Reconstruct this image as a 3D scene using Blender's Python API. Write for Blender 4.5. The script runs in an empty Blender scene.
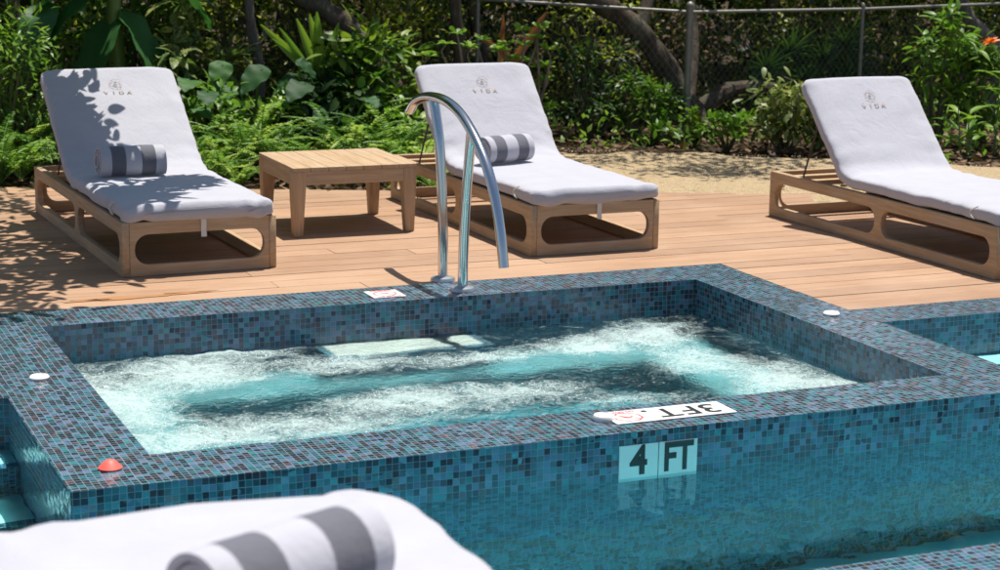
import bpy, bmesh, math, random
import numpy as np
from mathutils import Vector, Matrix
PI = math.pi
random.seed(11); rng = np.random.default_rng(11)
sc = bpy.context.scene
C = sc.collection
# ------------------------------------------------------------------ camera
CR = Vector((0.91896636, -0.39402934, 0.01554672)); CU = Vector((0.06494755, 0.19012372, 0.97960951))
CF = Vector((0.38895069, 0.89921847, -0.20030854)); CAMH = 1.8; FPX = 1898.6
cam_d = bpy.data.cameras.new('camera'); cam = bpy.data.objects.new('camera', cam_d); C.objects.link(cam)
m = Matrix.Identity(4)
for i in range(3):
    m[i][0] = CR[i]; m[i][1] = CU[i]; m[i][2] = -CF[i]
m[0][3] = 0; m[1][3] = 0; m[2][3] = CAMH
cam.matrix_world = m
cam_d.sensor_width = 36; cam_d.sensor_fit = 'HORIZONTAL'; cam_d.lens = FPX / 1000 * 36
cam_d.clip_start = 0.05; cam_d.clip_end = 3000
cam_d.dof.use_dof = True; cam_d.dof.focus_distance = 7.6; cam_d.dof.aperture_fstop = 5.6
sc.camera = cam
# ------------------------------------------------------------------ light
SD = Vector((0.19, 0.13, 1)).normalized()
sun_el = math.asin(SD.z); sun_az = math.atan2(SD.x, SD.y)
w = bpy.data.worlds.new('World'); sc.world = w; w.use_nodes = True
nt = w.node_tree; nt.nodes.clear()
sky = nt.nodes.new('ShaderNodeTexSky'); sky.sky_type = 'NISHITA'; sky.sun_disc = False
sky.sun_elevation = sun_el; sky.sun_rotation = sun_az; sky.air_density = 1.0; sky.dust_density = 1.2
bg = nt.nodes.new('ShaderNodeBackground'); bg.inputs['Strength'].default_value = 0.08
wo = nt.nodes.new('ShaderNodeOutputWorld')
nt.links.new(sky.outputs[0], bg.inputs[0]); nt.links.new(bg.outputs[0], wo.inputs[0])
ld = bpy.data.lights.new('sun', 'SUN'); ld.energy = 5.0; ld.angle = math.radians(0.53); ld.color = (1, .95, .87)
sun = bpy.data.objects.new('sun', ld); C.objects.link(sun)
sun.rotation_euler = SD.to_track_quat('Z', 'Y').to_euler()
sun.location = (3, 8, 12)
ld.cycles.is_caustics_light = True
sc.view_settings.view_transform = 'Standard'; sc.view_settings.look = 'None'; sc.view_settings.gamma = 1
sc.view_settings.use_curve_mapping = False
sc.view_settings.exposure = 0.42
cy = sc.cycles
cy.use_denoising = True
try:
    cy.denoiser = 'OPENIMAGEDENOISE'; cy.denoising_input_passes = 'RGB_ALBEDO_NORMAL'; cy.denoising_prefilter = 'ACCURATE'
except Exception: pass
cy.max_bounces = 12; cy.diffuse_bounces = 5; cy.glossy_bounces = 4; cy.transmission_bounces = 8; cy.transparent_max_bounces = 8
cy.caustics_reflective = False; cy.caustics_refractive = True; cy.blur_glossy = 0.6
cy.sample_clamp_indirect = 12

# ------------------------------------------------------------------ helpers
def ray(px, py): return CF + CR * ((px - 500) / FPX) + CU * ((285 - py) / FPX)
def at(px, py, z=0.0):
    d = ray(px, py); t = (z - CAMH) / d.z; return Vector((0, 0, CAMH)) + d * t
def tag(o, label=None, cat=None, group=None, kind=None):
    if label: o['label'] = label
    if cat: o['category'] = cat
    if group: o['group'] = group
    if kind: o['kind'] = kind
    return o
def empty(name, loc=(0, 0, 0), rz=0, **k):
    o = bpy.data.objects.new(name, None); C.objects.link(o); o.location = loc; o.rotation_euler = (0, 0, rz)
    o.empty_display_size = .1
    return tag(o, **k)
def copy_tree(o, parent=None):
    c = o.copy(); C.objects.link(c); c.parent = parent
    for ch in o.children: copy_tree(ch, c)
    return c
class MB:
    def __init__(s): s.v = []; s.f = []; s.uv = []; s.vals = []
    def quad(s, pts, uv=None, val=0.0):
        n = len(s.v); s.v += [tuple(p) for p in pts]; s.f.append(tuple(range(n, n + len(pts))))
        s.uv.append(uv or [(p[0], p[1]) for p in pts]); s.vals.append(val)
    def box(s, a, b, val=0.0, skip=''):
        x0, y0, z0 = a; x1, y1, z1 = b
        if 't' not in skip: s.quad([(x0,y0,z1),(x1,y0,z1),(x1,y1,z1),(x0,y1,z1)], [(x0,y0),(x1,y0),(x1,y1),(x0,y1)], val)
        if 'b' not in skip: s.quad([(x0,y0,z0),(x0,y1,z0),(x1,y1,z0),(x1,y0,z0)], [(x0,y0),(x0,y1),(x1,y1),(x1,y0)], val)
        if 'f' not in skip: s.quad([(x0,y0,z0),(x1,y0,z0),(x1,y0,z1),(x0,y0,z1)], [(x0,z0),(x1,z0),(x1,z1),(x0,z1)], val)
        if 'k' not in skip: s.quad([(x1,y1,z0),(x0,y1,z0),(x0,y1,z1),(x1,y1,z1)], [(x1,z0),(x0,z0),(x0,z1),(x1,z1)], val)
        if 'l' not in skip: s.quad([(x0,y1,z0),(x0,y0,z0),(x0,y0,z1),(x0,y1,z1)], [(y1,z0),(y0,z0),(y0,z1),(y1,z1)], val)
        if 'r' not in skip: s.quad([(x1,y0,z0),(x1,y1,z0),(x1,y1,z1),(x1,y0,z1)], [(y0,z0),(y1,z0),(y1,z1),(y0,z1)], val)
    def tube(s, pts, rad, n=8, caps=True, val=0.0):
        pts = [Vector(p) for p in pts]
        if not hasattr(rad, '__len__'): rad = [rad] * len(pts)
        rings = []; up = None
        for i, p in enumerate(pts):
            t = (pts[min(i+1, len(pts)-1)] - pts[max(i-1, 0)]).normalized()
            if up is None: up = Vector((0, 0, 1)) if abs(t.z) < .9 else Vector((1, 0, 0))
            a = up.cross(t)
            if a.length < 1e-6: a = Vector((1, 0, 0)).cross(t)
            a.normalize(); b = t.cross(a); up = b
            ring = []
            for k in range(n):
                an = 2 * PI * k / n
                ring.append(len(s.v)); s.v.append(tuple(p + (a * math.cos(an) + b * math.sin(an)) * rad[i]))
            rings.append(ring)
        L = 0
        for i in range(len(rings) - 1):
            dl = (pts[i+1] - pts[i]).length
            for k in range(n):
                k2 = (k + 1) % n
                s.f.append((rings[i][k], rings[i][k2], rings[i+1][k2], rings[i+1][k]))
                s.uv.append([(k/n, L), ((k+1)/n, L), ((k+1)/n, L+dl), (k/n, L+dl)]); s.vals.append(val)
            L += dl
        if caps:
            s.f.append(tuple(reversed(rings[0]))); s.uv.append([(0, 0)] * n); s.vals.append(val)
            s.f.append(tuple(rings[-1])); s.uv.append([(0, 0)] * n); s.vals.append(val)
    def lathe(s, prof, c=(0, 0, 0), n=24, val=0.0):
        base = len(s.v)
        for (r, z) in prof:
            for k in range(n):
                an = 2 * PI * k / n; s.v.append((c[0] + r * math.cos(an), c[1] + r * math.sin(an), c[2] + z))
        for i in range(len(prof) - 1):
            for k in range(n):
                k2 = (k + 1) % n
                s.f.append((base+i*n+k, base+i*n+k2, base+(i+1)*n+k2, base+(i+1)*n+k)); s.uv.append([(0, 0)] * 4); s.vals.append(val)
        s.f.append(tuple(base + (len(prof)-1)*n + k for k in range(n))); s.uv.append([(0, 0)] * n); s.vals.append(val)
        s.f.append(tuple(base + n - 1 - k for k in range(n))); s.uv.append([(0, 0)] * n); s.vals.append(val)
    def build(s, name, mat, parent=None, smooth=False, bevel=0, loc=None, weld=False, caustic=False, angle=35):
        me = bpy.data.meshes.new(name); me.from_pydata(s.v, [], s.f)
        ul = me.uv_layers.new(name='UVMap'); flat = []
        for u in s.uv:
            for q in u: flat += [q[0], q[1]]
        ul.data.foreach_set('uv', flat)
        at_ = me.attributes.new('v', 'FLOAT', 'FACE'); at_.data.foreach_set('value', s.vals)
        if weld:
            bm = bmesh.new(); bm.from_mesh(me); bmesh.ops.remove_doubles(bm, verts=bm.verts, dist=1e-5)
            bmesh.ops.recalc_face_normals(bm, faces=bm.faces); bm.to_mesh(me); bm.free()
        if bevel:
            bm = bmesh.new(); bm.from_mesh(me); bmesh.ops.remove_doubles(bm, verts=bm.verts, dist=1e-5)
            ed = [e for e in bm.edges if len(e.link_faces) == 2 and e.calc_face_angle(0) > .5]
            bmesh.ops.bevel(bm, geom=ed, offset=bevel, segments=2, profile=.5, affect='EDGES', clamp_overlap=True)
            bm.to_mesh(me); bm.free()
        me.materials.append(mat)
        if smooth:
            me.polygons.foreach_set('use_smooth', [True] * len(me.polygons))
            me.set_sharp_from_angle(angle=math.radians(angle))
        o = bpy.data.objects.new(name, me); C.objects.link(o); o.parent = parent
        if loc is not None: o.location = loc
        if caustic: o.cycles.is_caustics_receiver = True
        return o
def np_mesh(name, verts, tris, mat, parent=None, vals=None, smooth=False, quads=False, uv=None):
    k = 4 if quads else 3
    me = bpy.data.meshes.new(name); n = len(verts); f = len(tris)
    me.vertices.add(n); me.vertices.foreach_set('co', np.asarray(verts, dtype=np.float32).ravel())
    me.loops.add(f * k); me.loops.foreach_set('vertex_index', np.asarray(tris, dtype=np.int32).ravel())
    me.polygons.add(f); me.polygons.foreach_set('loop_start', np.arange(f, dtype=np.int32) * k)
    try: me.polygons.foreach_set('loop_total', np.full(f, k, dtype=np.int32))
    except Exception: pass
    if vals is not None:
        a = me.attributes.new('v', 'FLOAT', 'FACE'); a.data.foreach_set('value', np.asarray(vals, dtype=np.float32))
    me.update(calc_edges=True); me.validate()
    if smooth: me.polygons.foreach_set('use_smooth', np.ones(f, dtype=bool))
    me.materials.append(mat)
    o = bpy.data.objects.new(name, me); C.objects.link(o); o.parent = parent
    return o

# ------------------------------------------------------------------ materials
class N:
    """tiny node helper"""
    def __init__(s, name):
        s.m = bpy.data.materials.new(name); s.m.use_nodes = True; s.t = s.m.node_tree; s.t.nodes.clear()
        s.out = s.t.nodes.new('ShaderNodeOutputMaterial')
    def n(s, typ, **k):
        nd = s.t.nodes.new(typ)
        ins = k.pop('ins', {})
        for a, b in k.items(): setattr(nd, a, b)
        for a, b in ins.items():
            if isinstance(b, bpy.types.NodeSocket): s.t.links.new(b, nd.inputs[a])
            else: nd.inputs[a].default_value = b
        return nd
    def math(s, op, a, b=None, c=None, clamp=False):
        nd = s.t.nodes.new('ShaderNodeMath'); nd.operation = op; nd.use_clamp = clamp
        for i, x in enumerate((a, b, c)):
            if x is None: continue
            if isinstance(x, bpy.types.NodeSocket): s.t.links.new(x, nd.inputs[i])
            else: nd.inputs[i].default_value = x
        return nd.outputs[0]
    def vmath(s, op, a, b=None, scale=None):
        nd = s.t.nodes.new('ShaderNodeVectorMath'); nd.operation = op
        for i, x in enumerate((a, b)):
            if x is None: continue
            if isinstance(x, bpy.types.NodeSocket): s.t.links.new(x, nd.inputs[i])
            else: nd.inputs[i].default_value = x
        if scale is not None: nd.inputs['Scale'].default_value = scale
        return nd
    def ramp(s, fac, stops, interp='LINEAR'):
        nd = s.t.nodes.new('ShaderNodeValToRGB'); r = nd.color_ramp; r.interpolation = interp
        while len(r.elements) < len(stops): r.elements.new(.5)
        for e, (p, c) in zip(r.elements, stops): e.position = p; e.color = (*c, 1) if len(c) == 3 else c
        s.t.links.new(fac, nd.inputs[0]); return nd.outputs[0]
    def mix(s, fac, a, b, blend='MIX'):
        nd = s.t.nodes.new('ShaderNodeMix'); nd.data_type = 'RGBA'; nd.blend_type = blend
        for i, x in ((0, fac), (6, a), (7, b)):
            if isinstance(x, bpy.types.NodeSocket): s.t.links.new(x, nd.inputs[i])
            else: nd.inputs[i].default_value = (*x, 1) if isinstance(x, tuple) and len(x) == 3 else x
        return nd.outputs[2]
    def noise(s, vec, scale, detail=3, rough=.5, dist=0):
        nd = s.n('ShaderNodeTexNoise'); nd.inputs['Scale'].default_value = scale; nd.inputs['Detail'].default_value = detail
        nd.inputs['Roughness'].default_value = rough; nd.inputs['Distortion'].default_value = dist
        if vec is not None: s.t.links.new(vec, nd.inputs['Vector'])
        return nd
    def co(s, which='Object'): return s.n('ShaderNodeTexCoord').outputs[which]
    def mapping(s, vec, scale=(1, 1, 1), rot=(0, 0, 0), loc=(0, 0, 0)):
        nd = s.n('ShaderNodeMapping'); s.t.links.new(vec, nd.inputs[0])
        nd.inputs['Scale'].default_value = scale; nd.inputs['Rotation'].default_value = rot; nd.inputs['Location'].default_value = loc
        return nd.outputs[0]
    def bump(s, h, strength=.3, dist=.01, normal=None):
        nd = s.n('ShaderNodeBump'); nd.inputs['Strength'].default_value = strength; nd.inputs['Distance'].default_value = dist
        s.t.links.new(h, nd.inputs['Height'])
        if normal is not None: s.t.links.new(normal, nd.inputs['Normal'])
        return nd.outputs[0]
    def bsdf(s, color=None, rough=.5, normal=None, metal=0, spec=.5, **k):
        b = s.n('ShaderNodeBsdfPrincipled')
        for key, x in (('Base Color', color), ('Roughness', rough), ('Normal', normal), ('Metallic', metal), ('Specular IOR Level', spec)):
            if x is None: continue
            if isinstance(x, bpy.types.NodeSocket): s.t.links.new(x, b.inputs[key])
            else: b.inputs[key].default_value = (*x, 1) if isinstance(x, tuple) and len(x) == 3 else x
        for key, x in k.items(): b.inputs[key].default_value = x
        return b.outputs[0]
    def done(s, surf, disp=None):
        s.t.links.new(surf, s.out.inputs[0]); return s.m

def simple(name, col, rough=.5, metal=0, var=.0, scale=30, bump=0, spec=.5, **k):
    a = N(name); co = a.co()
    c = col
    if var:
        nz = a.noise(co, scale, 4, .6)
        c = a.mix(nz.outputs[0], tuple(x * (1 - var) for x in col), tuple(min(1, x * (1 + var)) for x in col))
    nrm = None
    if bump: nrm = a.bump(a.noise(co, scale * 4, 3).outputs[0], bump, .003)
    return a.done(a.bsdf(c, rough, nrm, metal, spec, **k))

def mosaic():
    a = N('glass_mosaic'); uv = a.n('ShaderNodeUVMap').outputs[0]
    P = 0.0236
    wob = a.vmath('SCALE', a.vmath('SUBTRACT', a.noise(uv, 5.5, 2).outputs[1], (.5, .5, .5)).outputs[0], scale=.012).outputs[0]
    s = a.vmath('SCALE', a.vmath('ADD', uv, wob).outputs[0], scale=1 / P).outputs[0]
    cell = a.vmath('FLOOR', s).outputs[0]; fr = a.vmath('FRACTION', s).outputs[0]
    wn = a.n('ShaderNodeTexWhiteNoise', noise_dimensions='3D'); a.t.links.new(cell, wn.inputs['Vector'])
    sep = a.n('ShaderNodeSeparateXYZ'); a.t.links.new(fr, sep.inputs[0])
    def edge(x): return a.math('ABSOLUTE', a.math('SUBTRACT', x, .5))
    e = a.math('MAXIMUM', edge(sep.outputs[0]), edge(sep.outputs[1]))
    grout = a.n('ShaderNodeMapRange', ins={'Value': e, 'From Min': .440, 'From Max': .475}).outputs[0]
    col = a.ramp(wn.outputs[0], [(0, (.004, .012, .017)), (.23, (.045, .026, .024)), (.33, (.008, .065, .082)), (.42, (.014, .135, .160)), (.54, (.030, .185, .235)),
        (.66, (.090, .175, .290)), (.78, (.150, .24, .36)), (.87, (.115, .066, .062)), (.94, (.022, .26, .29))], 'CONSTANT')
    # cloudy pigment inside each tile
    nz = a.noise(uv, 210, 2, .6).outputs[0]
    col = a.mix(a.math('MULTIPLY', nz, .3), col, a.mix(.45, col, (.15, .20, .27)))
    big = a.noise(uv, 1.7, 2).outputs[0]
    spl = a.n('ShaderNodeMapRange', ins={'Value': a.noise(uv, 4.2, 5, .7, .8).outputs[0], 'From Min': .50, 'From Max': .66}).outputs[0]
    col = a.mix(a.math('MULTIPLY', spl, .13), col, (.20, .22, .25))
    col = a.mix(a.math('MULTIPLY', big, .25), col, (.05, .10, .15))
    sh_ = a.vmath('FRACTION', a.vmath('SCALE', s, scale=1 / 13).outputs[0]).outputs[0]; ss = a.n('ShaderNodeSeparateXYZ'); a.t.links.new(sh_, ss.inputs[0])
    sj = a.math('GREATER_THAN', a.math('MAXIMUM', edge(ss.outputs[0]), edge(ss.outputs[1])), .4945)
    grout = a.math('MAXIMUM', grout, a.math('MULTIPLY', sj, .8))
    gc = a.mix(a.noise(uv, 40, 2).outputs[0], (.13, .20, .25), (.28, .34, .40))
    col = a.mix(grout, col, gc)
    col = a.mix(1.0, col, (.78, .76, .76), 'MULTIPLY')
    # each tile sits at a slightly different angle
    tilt = a.vmath('SUBTRACT', wn.outputs[1], (.5, .5, .5)).outputs[0]
    tilt = a.vmath('SCALE', tilt, scale=.14).outputs[0]
    geo = a.n('ShaderNodeNewGeometry').outputs['Normal']
    nn = a.vmath('NORMALIZE', a.vmath('ADD', geo, tilt).outputs[0]).outputs[0]
    h = a.math('ADD', a.math('MULTIPLY', grout, -1.0), a.math('MULTIPLY', nz, .25))
    nn = a.bump(h, .35, .0015, nn)
    ro = a.math('ADD', a.math('MULTIPLY', grout, .5), .16)
    return a.done(a.bsdf(col, ro, nn, spec=.9, **{'Specular Tint': (.80, .78, 1.0, 1)}))
def plaster(name='white_plaster', k1=(.66, .69, .66), k2=(.82, .84, .81)):
    a = N(name); co = a.co()
    nz = a.noise(co, 6, 5, .6).outputs[0]; n2 = a.noise(co, 90, 3).outputs[0]
    c = a.mix(nz, k1, k2)
    return a.done(a.bsdf(c, .8, a.bump(n2, .2, .002), spec=.2))
def wood(name, c1, c2, c3, axis=0, sc_=1.0, rough=.6, weather=.35):
    a = N(name); co = a.co()
    st = [22, 22, 22]; st[axis] = 1.3
    mp = a.mapping(co, tuple(x * sc_ for x in st))
    n1 = a.noise(mp, 2.2, 6, .65, .6).outputs[0]
    st2 = [140, 140, 140]; st2[axis] = 5
    n2 = a.noise(a.mapping(co, tuple(st2)), 1.5, 3, .6).outputs[0]
    n3 = a.noise(co, 3.5, 4, .6).outputs[0]
    c = a.ramp(n1, [(.25, c1), (.5, c2), (.75, c3)])
    c = a.mix(a.math('MULTIPLY', a.math('SUBTRACT', n2, .35, clamp=True), .9), c, tuple(x * .55 for x in c1))
    wz = a.n('ShaderNodeMapRange', ins={'Value': n3, 'From Min': .45, 'From Max': .75}).outputs[0]
    c = a.mix(a.math('MULTIPLY', wz, weather), c, (.42, .38, .32))
    return a.done(a.bsdf(c, rough, a.bump(a.math('ADD', n2, n1), .25, .0015), spec=.35))
def deckmat():
    a = N('deck_boards'); co = a.co()
    v = a.n('ShaderNodeAttribute', attribute_name='v').outputs['Fac']
    mp = a.mapping(co, (1.6, 34, 34)); off = a.n('ShaderNodeCombineXYZ', ins={'X': a.math('MULTIPLY', v, 37.0)}).outputs[0]
    mp = a.vmath('ADD', mp, off).outputs[0]
    n1 = a.noise(mp, 1.3, 6, .65, .5).outputs[0]
    n2 = a.noise(a.mapping(co, (7, 190, 190)), 1.2, 3, .6).outputs[0]
    n3 = a.noise(co, 1.1, 5, .65).outputs[0]
    n4 = a.noise(co, 26, 3, .7).outputs[0]
    c = a.ramp(n1, [(.28, (.30, .172, .100)), (.5, (.400, .243, .148)), (.74, (.485, .318, .208))])
    c = a.mix(a.math('MULTIPLY', v, .62), c, (.25, .15, .095))
    c = a.mix(a.math('MULTIPLY', a.math('SUBTRACT', n3, .42, clamp=True), 1.8), c, (.52, .36, .25))
    c = a.mix(a.math('MULTIPLY', a.math('SUBTRACT', n4, .62, clamp=True), 2.2), c, (.24, .13, .08))
    h = a.math('ADD', n2, a.math('MULTIPLY', n1, .6))
    return a.done(a.bsdf(c, .55, a.bump(h, .3, .002), spec=.35))
def cloth(name, stripes=False, grey_first=False):
    a = N(name); co = a.co()
    n1 = a.noise(co, 420, 2, .6).outputs[0]; n2 = a.noise(co, 9, 4, .6).outputs[0]; n3 = a.noise(co, 60, 3, .6).outputs[0]
    c = a.mix(n2, (.395, .395, .44), (.465, .465, .51))
    if stripes:
        x = a.n('ShaderNodeSeparateXYZ'); a.t.links.new(co, x.inputs[0])
        t = a.math('MULTIPLY', a.math('ADD', x.outputs[0], a.math('MULTIPLY', a.math('SUBTRACT', n3, .5), .004)), 1.0)
        # grey bands centred on +-0.082
        d = a.math('ABSOLUTE', a.math('SUBTRACT', a.math('ABSOLUTE', t), .078))
        g = a.n('ShaderNodeMapRange', ins={'Value': d, 'From Min': .0365, 'From Max': .0385, 'To Min': 1.0, 'To Max': 0.0}).outputs[0]
        gc = a.mix(n1, (.085, .088, .105), (.17, .17, .20))
        c = a.mix(g, c, gc)
    h = a.math('ADD', a.math('MULTIPLY', n1, .6), n3)
    wr = a.noise(co, 7, 4, .55, 1.8).outputs[0]
    return a.done(a.bsdf(c, .95, a.bump(h, .5, .0025, a.bump(wr, .22, .02)), spec=.08, **{'Sheen Weight': .25}))
def leafmat(name, c1, c2, c3=None, rough=.38, trans=.35, vary=True, stripe=None):
    rough = max(rough, .42)
    a = N(name); co = a.co()
    v = a.n('ShaderNodeAttribute', attribute_name='v').outputs['Fac']
    c = a.ramp(v, [(0, c1), (.6, c2), (1, c3 or c2)])
    nz = a.noise(co, 9, 3).outputs[0]
    c = a.mix(a.math('MULTIPLY', nz, .35), c, tuple(x * .6 for x in c1))
    if stripe:
        n5 = a.noise(co, 34, 3, .7).outputs[0]
        k = a.n('ShaderNodeMapRange', ins={'Value': n5, 'From Min': .47, 'From Max': .56}).outputs[0]
        c = a.mix(k, c, stripe)
    b = a.bsdf(c, rough, None, spec=.32)
    tr = a.n('ShaderNodeBsdfTranslucent'); tc = a.mix(.5, c, (.20, .30, .02), 'ADD'); 
    a.t.links.new(a.mix(.5, c, a.vmath('MULTIPLY', c, (1.6, 1.9, .5)).outputs[0]), tr.inputs[0])
    mx = a.n('ShaderNodeMixShader', ins={0: trans}); a.t.links.new(b, mx.inputs[1]); a.t.links.new(tr.outputs[0], mx.inputs[2])
    return a.done(mx.outputs[0])
def bark(name, c1, c2, scale=1.0):
    a = N(name); co = a.co()
    n1 = a.noise(a.mapping(co, (14 * scale, 14 * scale, 3.5 * scale)), 1.5, 6, .7, .4).outputs[0]
    n2 = a.noise(co, 5, 4).outputs[0]
    c = a.ramp(n1, [(.3, c1), (.65, c2)])
    c = a.mix(a.math('MULTIPLY', a.math('SUBTRACT', n2, .5, clamp=True), 2.0), c, (.16, .17, .12))
    return a.done(a.bsdf(c, .9, a.bump(n1, 1.0, .03), spec=.15))
def watermat(name, tint, foam=False):
    CLEAR = 0.0
    a = N(name); co = a.co()
    n1 = a.noise(co, 30 if foam else 30, 4, .65, .6).outputs[0]
    nrm = a.bump(n1, .45 if foam else .02, .016 if foam else .004)
    rf = a.n('ShaderNodeBsdfRefraction', ins={'Color': (*tint, 1), 'IOR': 1.333, 'Roughness': 0.0, 'Normal': nrm})
    gl = a.n('ShaderNodeBsdfGlossy', ins={'Color': (1, 1, 1, 1), 'Roughness': .05 if foam else .02, 'Normal': nrm})
    fr = a.n('ShaderNodeFresnel', ins={'IOR': 1.333, 'Normal': nrm})
    tp = a.n('ShaderNodeBsdfTransparent', ins={'Color': (*tint, 1)})
    th = a.n('ShaderNodeMixShader', ins={0: CLEAR, 1: rf.outputs[0], 2: tp.outputs[0]})
    mx = a.n('ShaderNodeMixShader', ins={0: fr.outputs[0], 1: th.outputs[0], 2: gl.outputs[0]})
    sh = mx.outputs[0]
    if foam:
        fa = a.n('ShaderNodeAttribute', attribute_name='foam').outputs['Fac']
        f1 = a.noise(co, 6.5, 10, .78, 1.1).outputs[0]; f2 = a.noise(co, 62, 5, .85, .5).outputs[0]
        k = a.math('ADD', a.math('MULTIPLY', a.math('SUBTRACT', f1, .5), 2.1), a.math('MULTIPLY', a.math('SUBTRACT', f2, .5), 2.0))
        k = a.math('ADD', k, fa)
        k = a.n('ShaderNodeMapRange', ins={'Value': k, 'From Min': .12, 'From Max': .95, 'To Max': .84}).outputs[0]
        fc = a.mix(f2, (.38, .58, .57), (.68, .78, .75))
        fo = a.bsdf(fc, .45, a.bump(f2, .8, .01, nrm), spec=.5)
        m2 = a.n('ShaderNodeMixShader', ins={0: k, 1: sh, 2: fo}); sh = m2.outputs[0]
    return a.done(sh)

M = {}
M['tile'] = mosaic(); M['plaster'] = plaster(); M['plaster_blue'] = plaster('blue_plaster', (.20, .52, .58), (.30, .64, .70)); M['plaster_step'] = plaster('dull_white_plaster', (.50, .44, .41), (.60, .53, .50)); M['plaster_deep'] = plaster('deep_blue_plaster', (.020, .17, .22), (.045, .26, .32)); M['plaster_pale'] = plaster('pale_blue_plaster', (.085, .21, .24), (.15, .30, .33))
M['teak'] = wood('weathered_teak', (.335, .215, .120), (.465, .320, .188), (.565, .415, .265), 1)
M['teak_x'] = wood('weathered_teak_cross', (.335, .215, .120), (.465, .320, .188), (.565, .415, .265), 0)
M['deck'] = deckmat()
M['cloth'] = cloth('white_terry_cloth'); M['towel'] = cloth('striped_terry_towel', True)
M['steel'] = simple('polished_steel', (.62, .63, .64), .13, 1, .08, 6)
M['galv'] = simple('galvanised_steel', (.22, .22, .20), .55, .6, .3, 20)
M['white'] = simple('white_plastic', (.78, .78, .75), .4, 0, .05, 30)
M['red'] = simple('red_plastic', (.75, .12, .09), .55, 0, .08, 30)
M['enamel'] = simple('white_sign_enamel', (.80, .80, .78), .3, 0, .04, 20)
M['black'] = simple('black_lettering', (.022, .024, .026), .4)
M['redink'] = simple('red_lettering', (.70, .06, .07), .4)
M['gold'] = simple('tan_embroidery', (.50, .41, .35), .8)
M['strap'] = simple('white_strap', (.62, .60, .54), .9)
M['dark_metal'] = simple('dark_metal', (.05, .05, .05), .4, .6)
M['water'] = watermat('pool_water', (.38, .84, .90))
M['spawater'] = watermat('spa_water', (.66, .90, .90), True)

# ------------------------------------------------------------------ ground
Z = -0.165                                             # water level
X0, X1, Y0, Y1 = 1.322, 4.451, 5.913, 7.901            # spa opening
XL, XR, YF, YB = 1.007, 4.763, 5.606, 8.218            # spa outline
YWL, YWB, YN = 6.79, 7.055, 4.21                       # wing pools: inner back edge, back of their rim; near pool edge
FL = -1.31                                             # pool floor
def A_soil():
    a = N('garden_soil'); co = a.co()
    n = a.noise(co, 9, 6, .7).outputs[0]; n2 = a.noise(co, 55, 4, .7).outputs[0]
    c = a.ramp(n, [(.3, (.035, .022, .014)), (.55, (.075, .05, .032)), (.8, (.14, .095, .06))])
    return a.done(a.bsdf(c, .95, a.bump(a.math('ADD', n, n2), .9, .03), spec=.1))
M['soil'] = A_soil()
g = MB()
def gq(x0, y0, x1, y1):
    g.quad([(x0, y0, -.05), (x1, y0, -.05), (x1, y1, -.05), (x0, y1, -.05)])
gq(-600, 8.0, 600, 900); gq(-600, -600, -3.2, 8.0); gq(9.5, -600, 600, 8.0); gq(-3.2, -600, 9.5, 3.5)
tag(g.build('ground', M['soil']), kind='structure')

# ------------------------------------------------------------------ pool shell
f = MB()
f.quad([(-3.2, YN, FL), (9.5, YN, FL), (9.5, YF, FL), (-3.2, YF, FL)])
f.quad([(-3.2, YF, FL), (XL, YF, FL), (XL, YWL, FL), (-3.2, YWL, FL)])
f.quad([(XR, YF, FL), (9.5, YF, FL), (9.5, YWL, FL), (XR, YWL, FL)])
tag(f.build('pool_floor', M['plaster_blue'], caustic=True), kind='structure')
c = MB()
c.box((-3.2, YN - .34, FL), (9.5, YN, 0), skip='b')                    # near edge
c.box((-3.2, YWL, FL), (XL, YWB, 0), skip='b')                          # left wing
c.box((XR, YWL, FL), (9.5, YWB, 0), skip='b')
c.box((-3.5, YN - .34, FL), (-3.2, YWB, 0), skip='b'); c.box((9.5, YN - .34, FL), (9.8, YWB, 0), skip='b')
tag(c.build('pool_edge', M['tile']), kind='structure')
# entry steps of the two shallow corners
for nm, xa, xb, lab in (('pool_steps', -3.19, XL - .003, 'pale underwater steps with dark tiled risers left of the spa'),
                        ('pool_steps', XR + .003, 9.49, 'pale underwater steps with dark tiled risers right of the spa')):
    e = empty(nm, ((xa + xb) / 2, 6.2, FL), label=lab, cat='pool steps', group='underwater steps beside the spa')
    t = MB(); r_ = MB(); ox, oy, oz = (xa + xb) / 2, 6.2, FL
    for (ya, yb, z) in ((6.56, YWL - .003, -.26), (6.22, 6.56, -.56), (5.88, 6.22, -.84)):
        t.quad([(xa - ox, ya + .055 - oy, z - oz), (xb - ox, ya + .055 - oy, z - oz), (xb - ox, yb - oy, z - oz), (xa - ox, yb - oy, z - oz)])
        zz = z + .003
        r_.quad([(xa - ox, ya - oy, zz - oz), (xb - ox, ya - oy, zz - oz), (xb - ox, ya + .055 - oy, zz - oz), (xa - ox, ya + .055 - oy, zz - oz)],
                [(xa, ya), (xb, ya), (xb, ya + .052), (xa, ya + .052)])
        zl = {-.26: -.56, -.56: -.84, -.84: FL}[z]
        r_.quad([(xa - ox, ya - oy, zl - oz), (xb - ox, ya - oy, zl - oz), (xb - ox, ya - oy, zz - oz), (xa - ox, ya - oy, zz - oz)],
                [(xa, zl), (xb, zl), (xb, zz), (xa, zz)])
    t.build('tread', M['plaster'], e, caustic=True); r_.build('riser', M['tile'], e, caustic=True)
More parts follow.
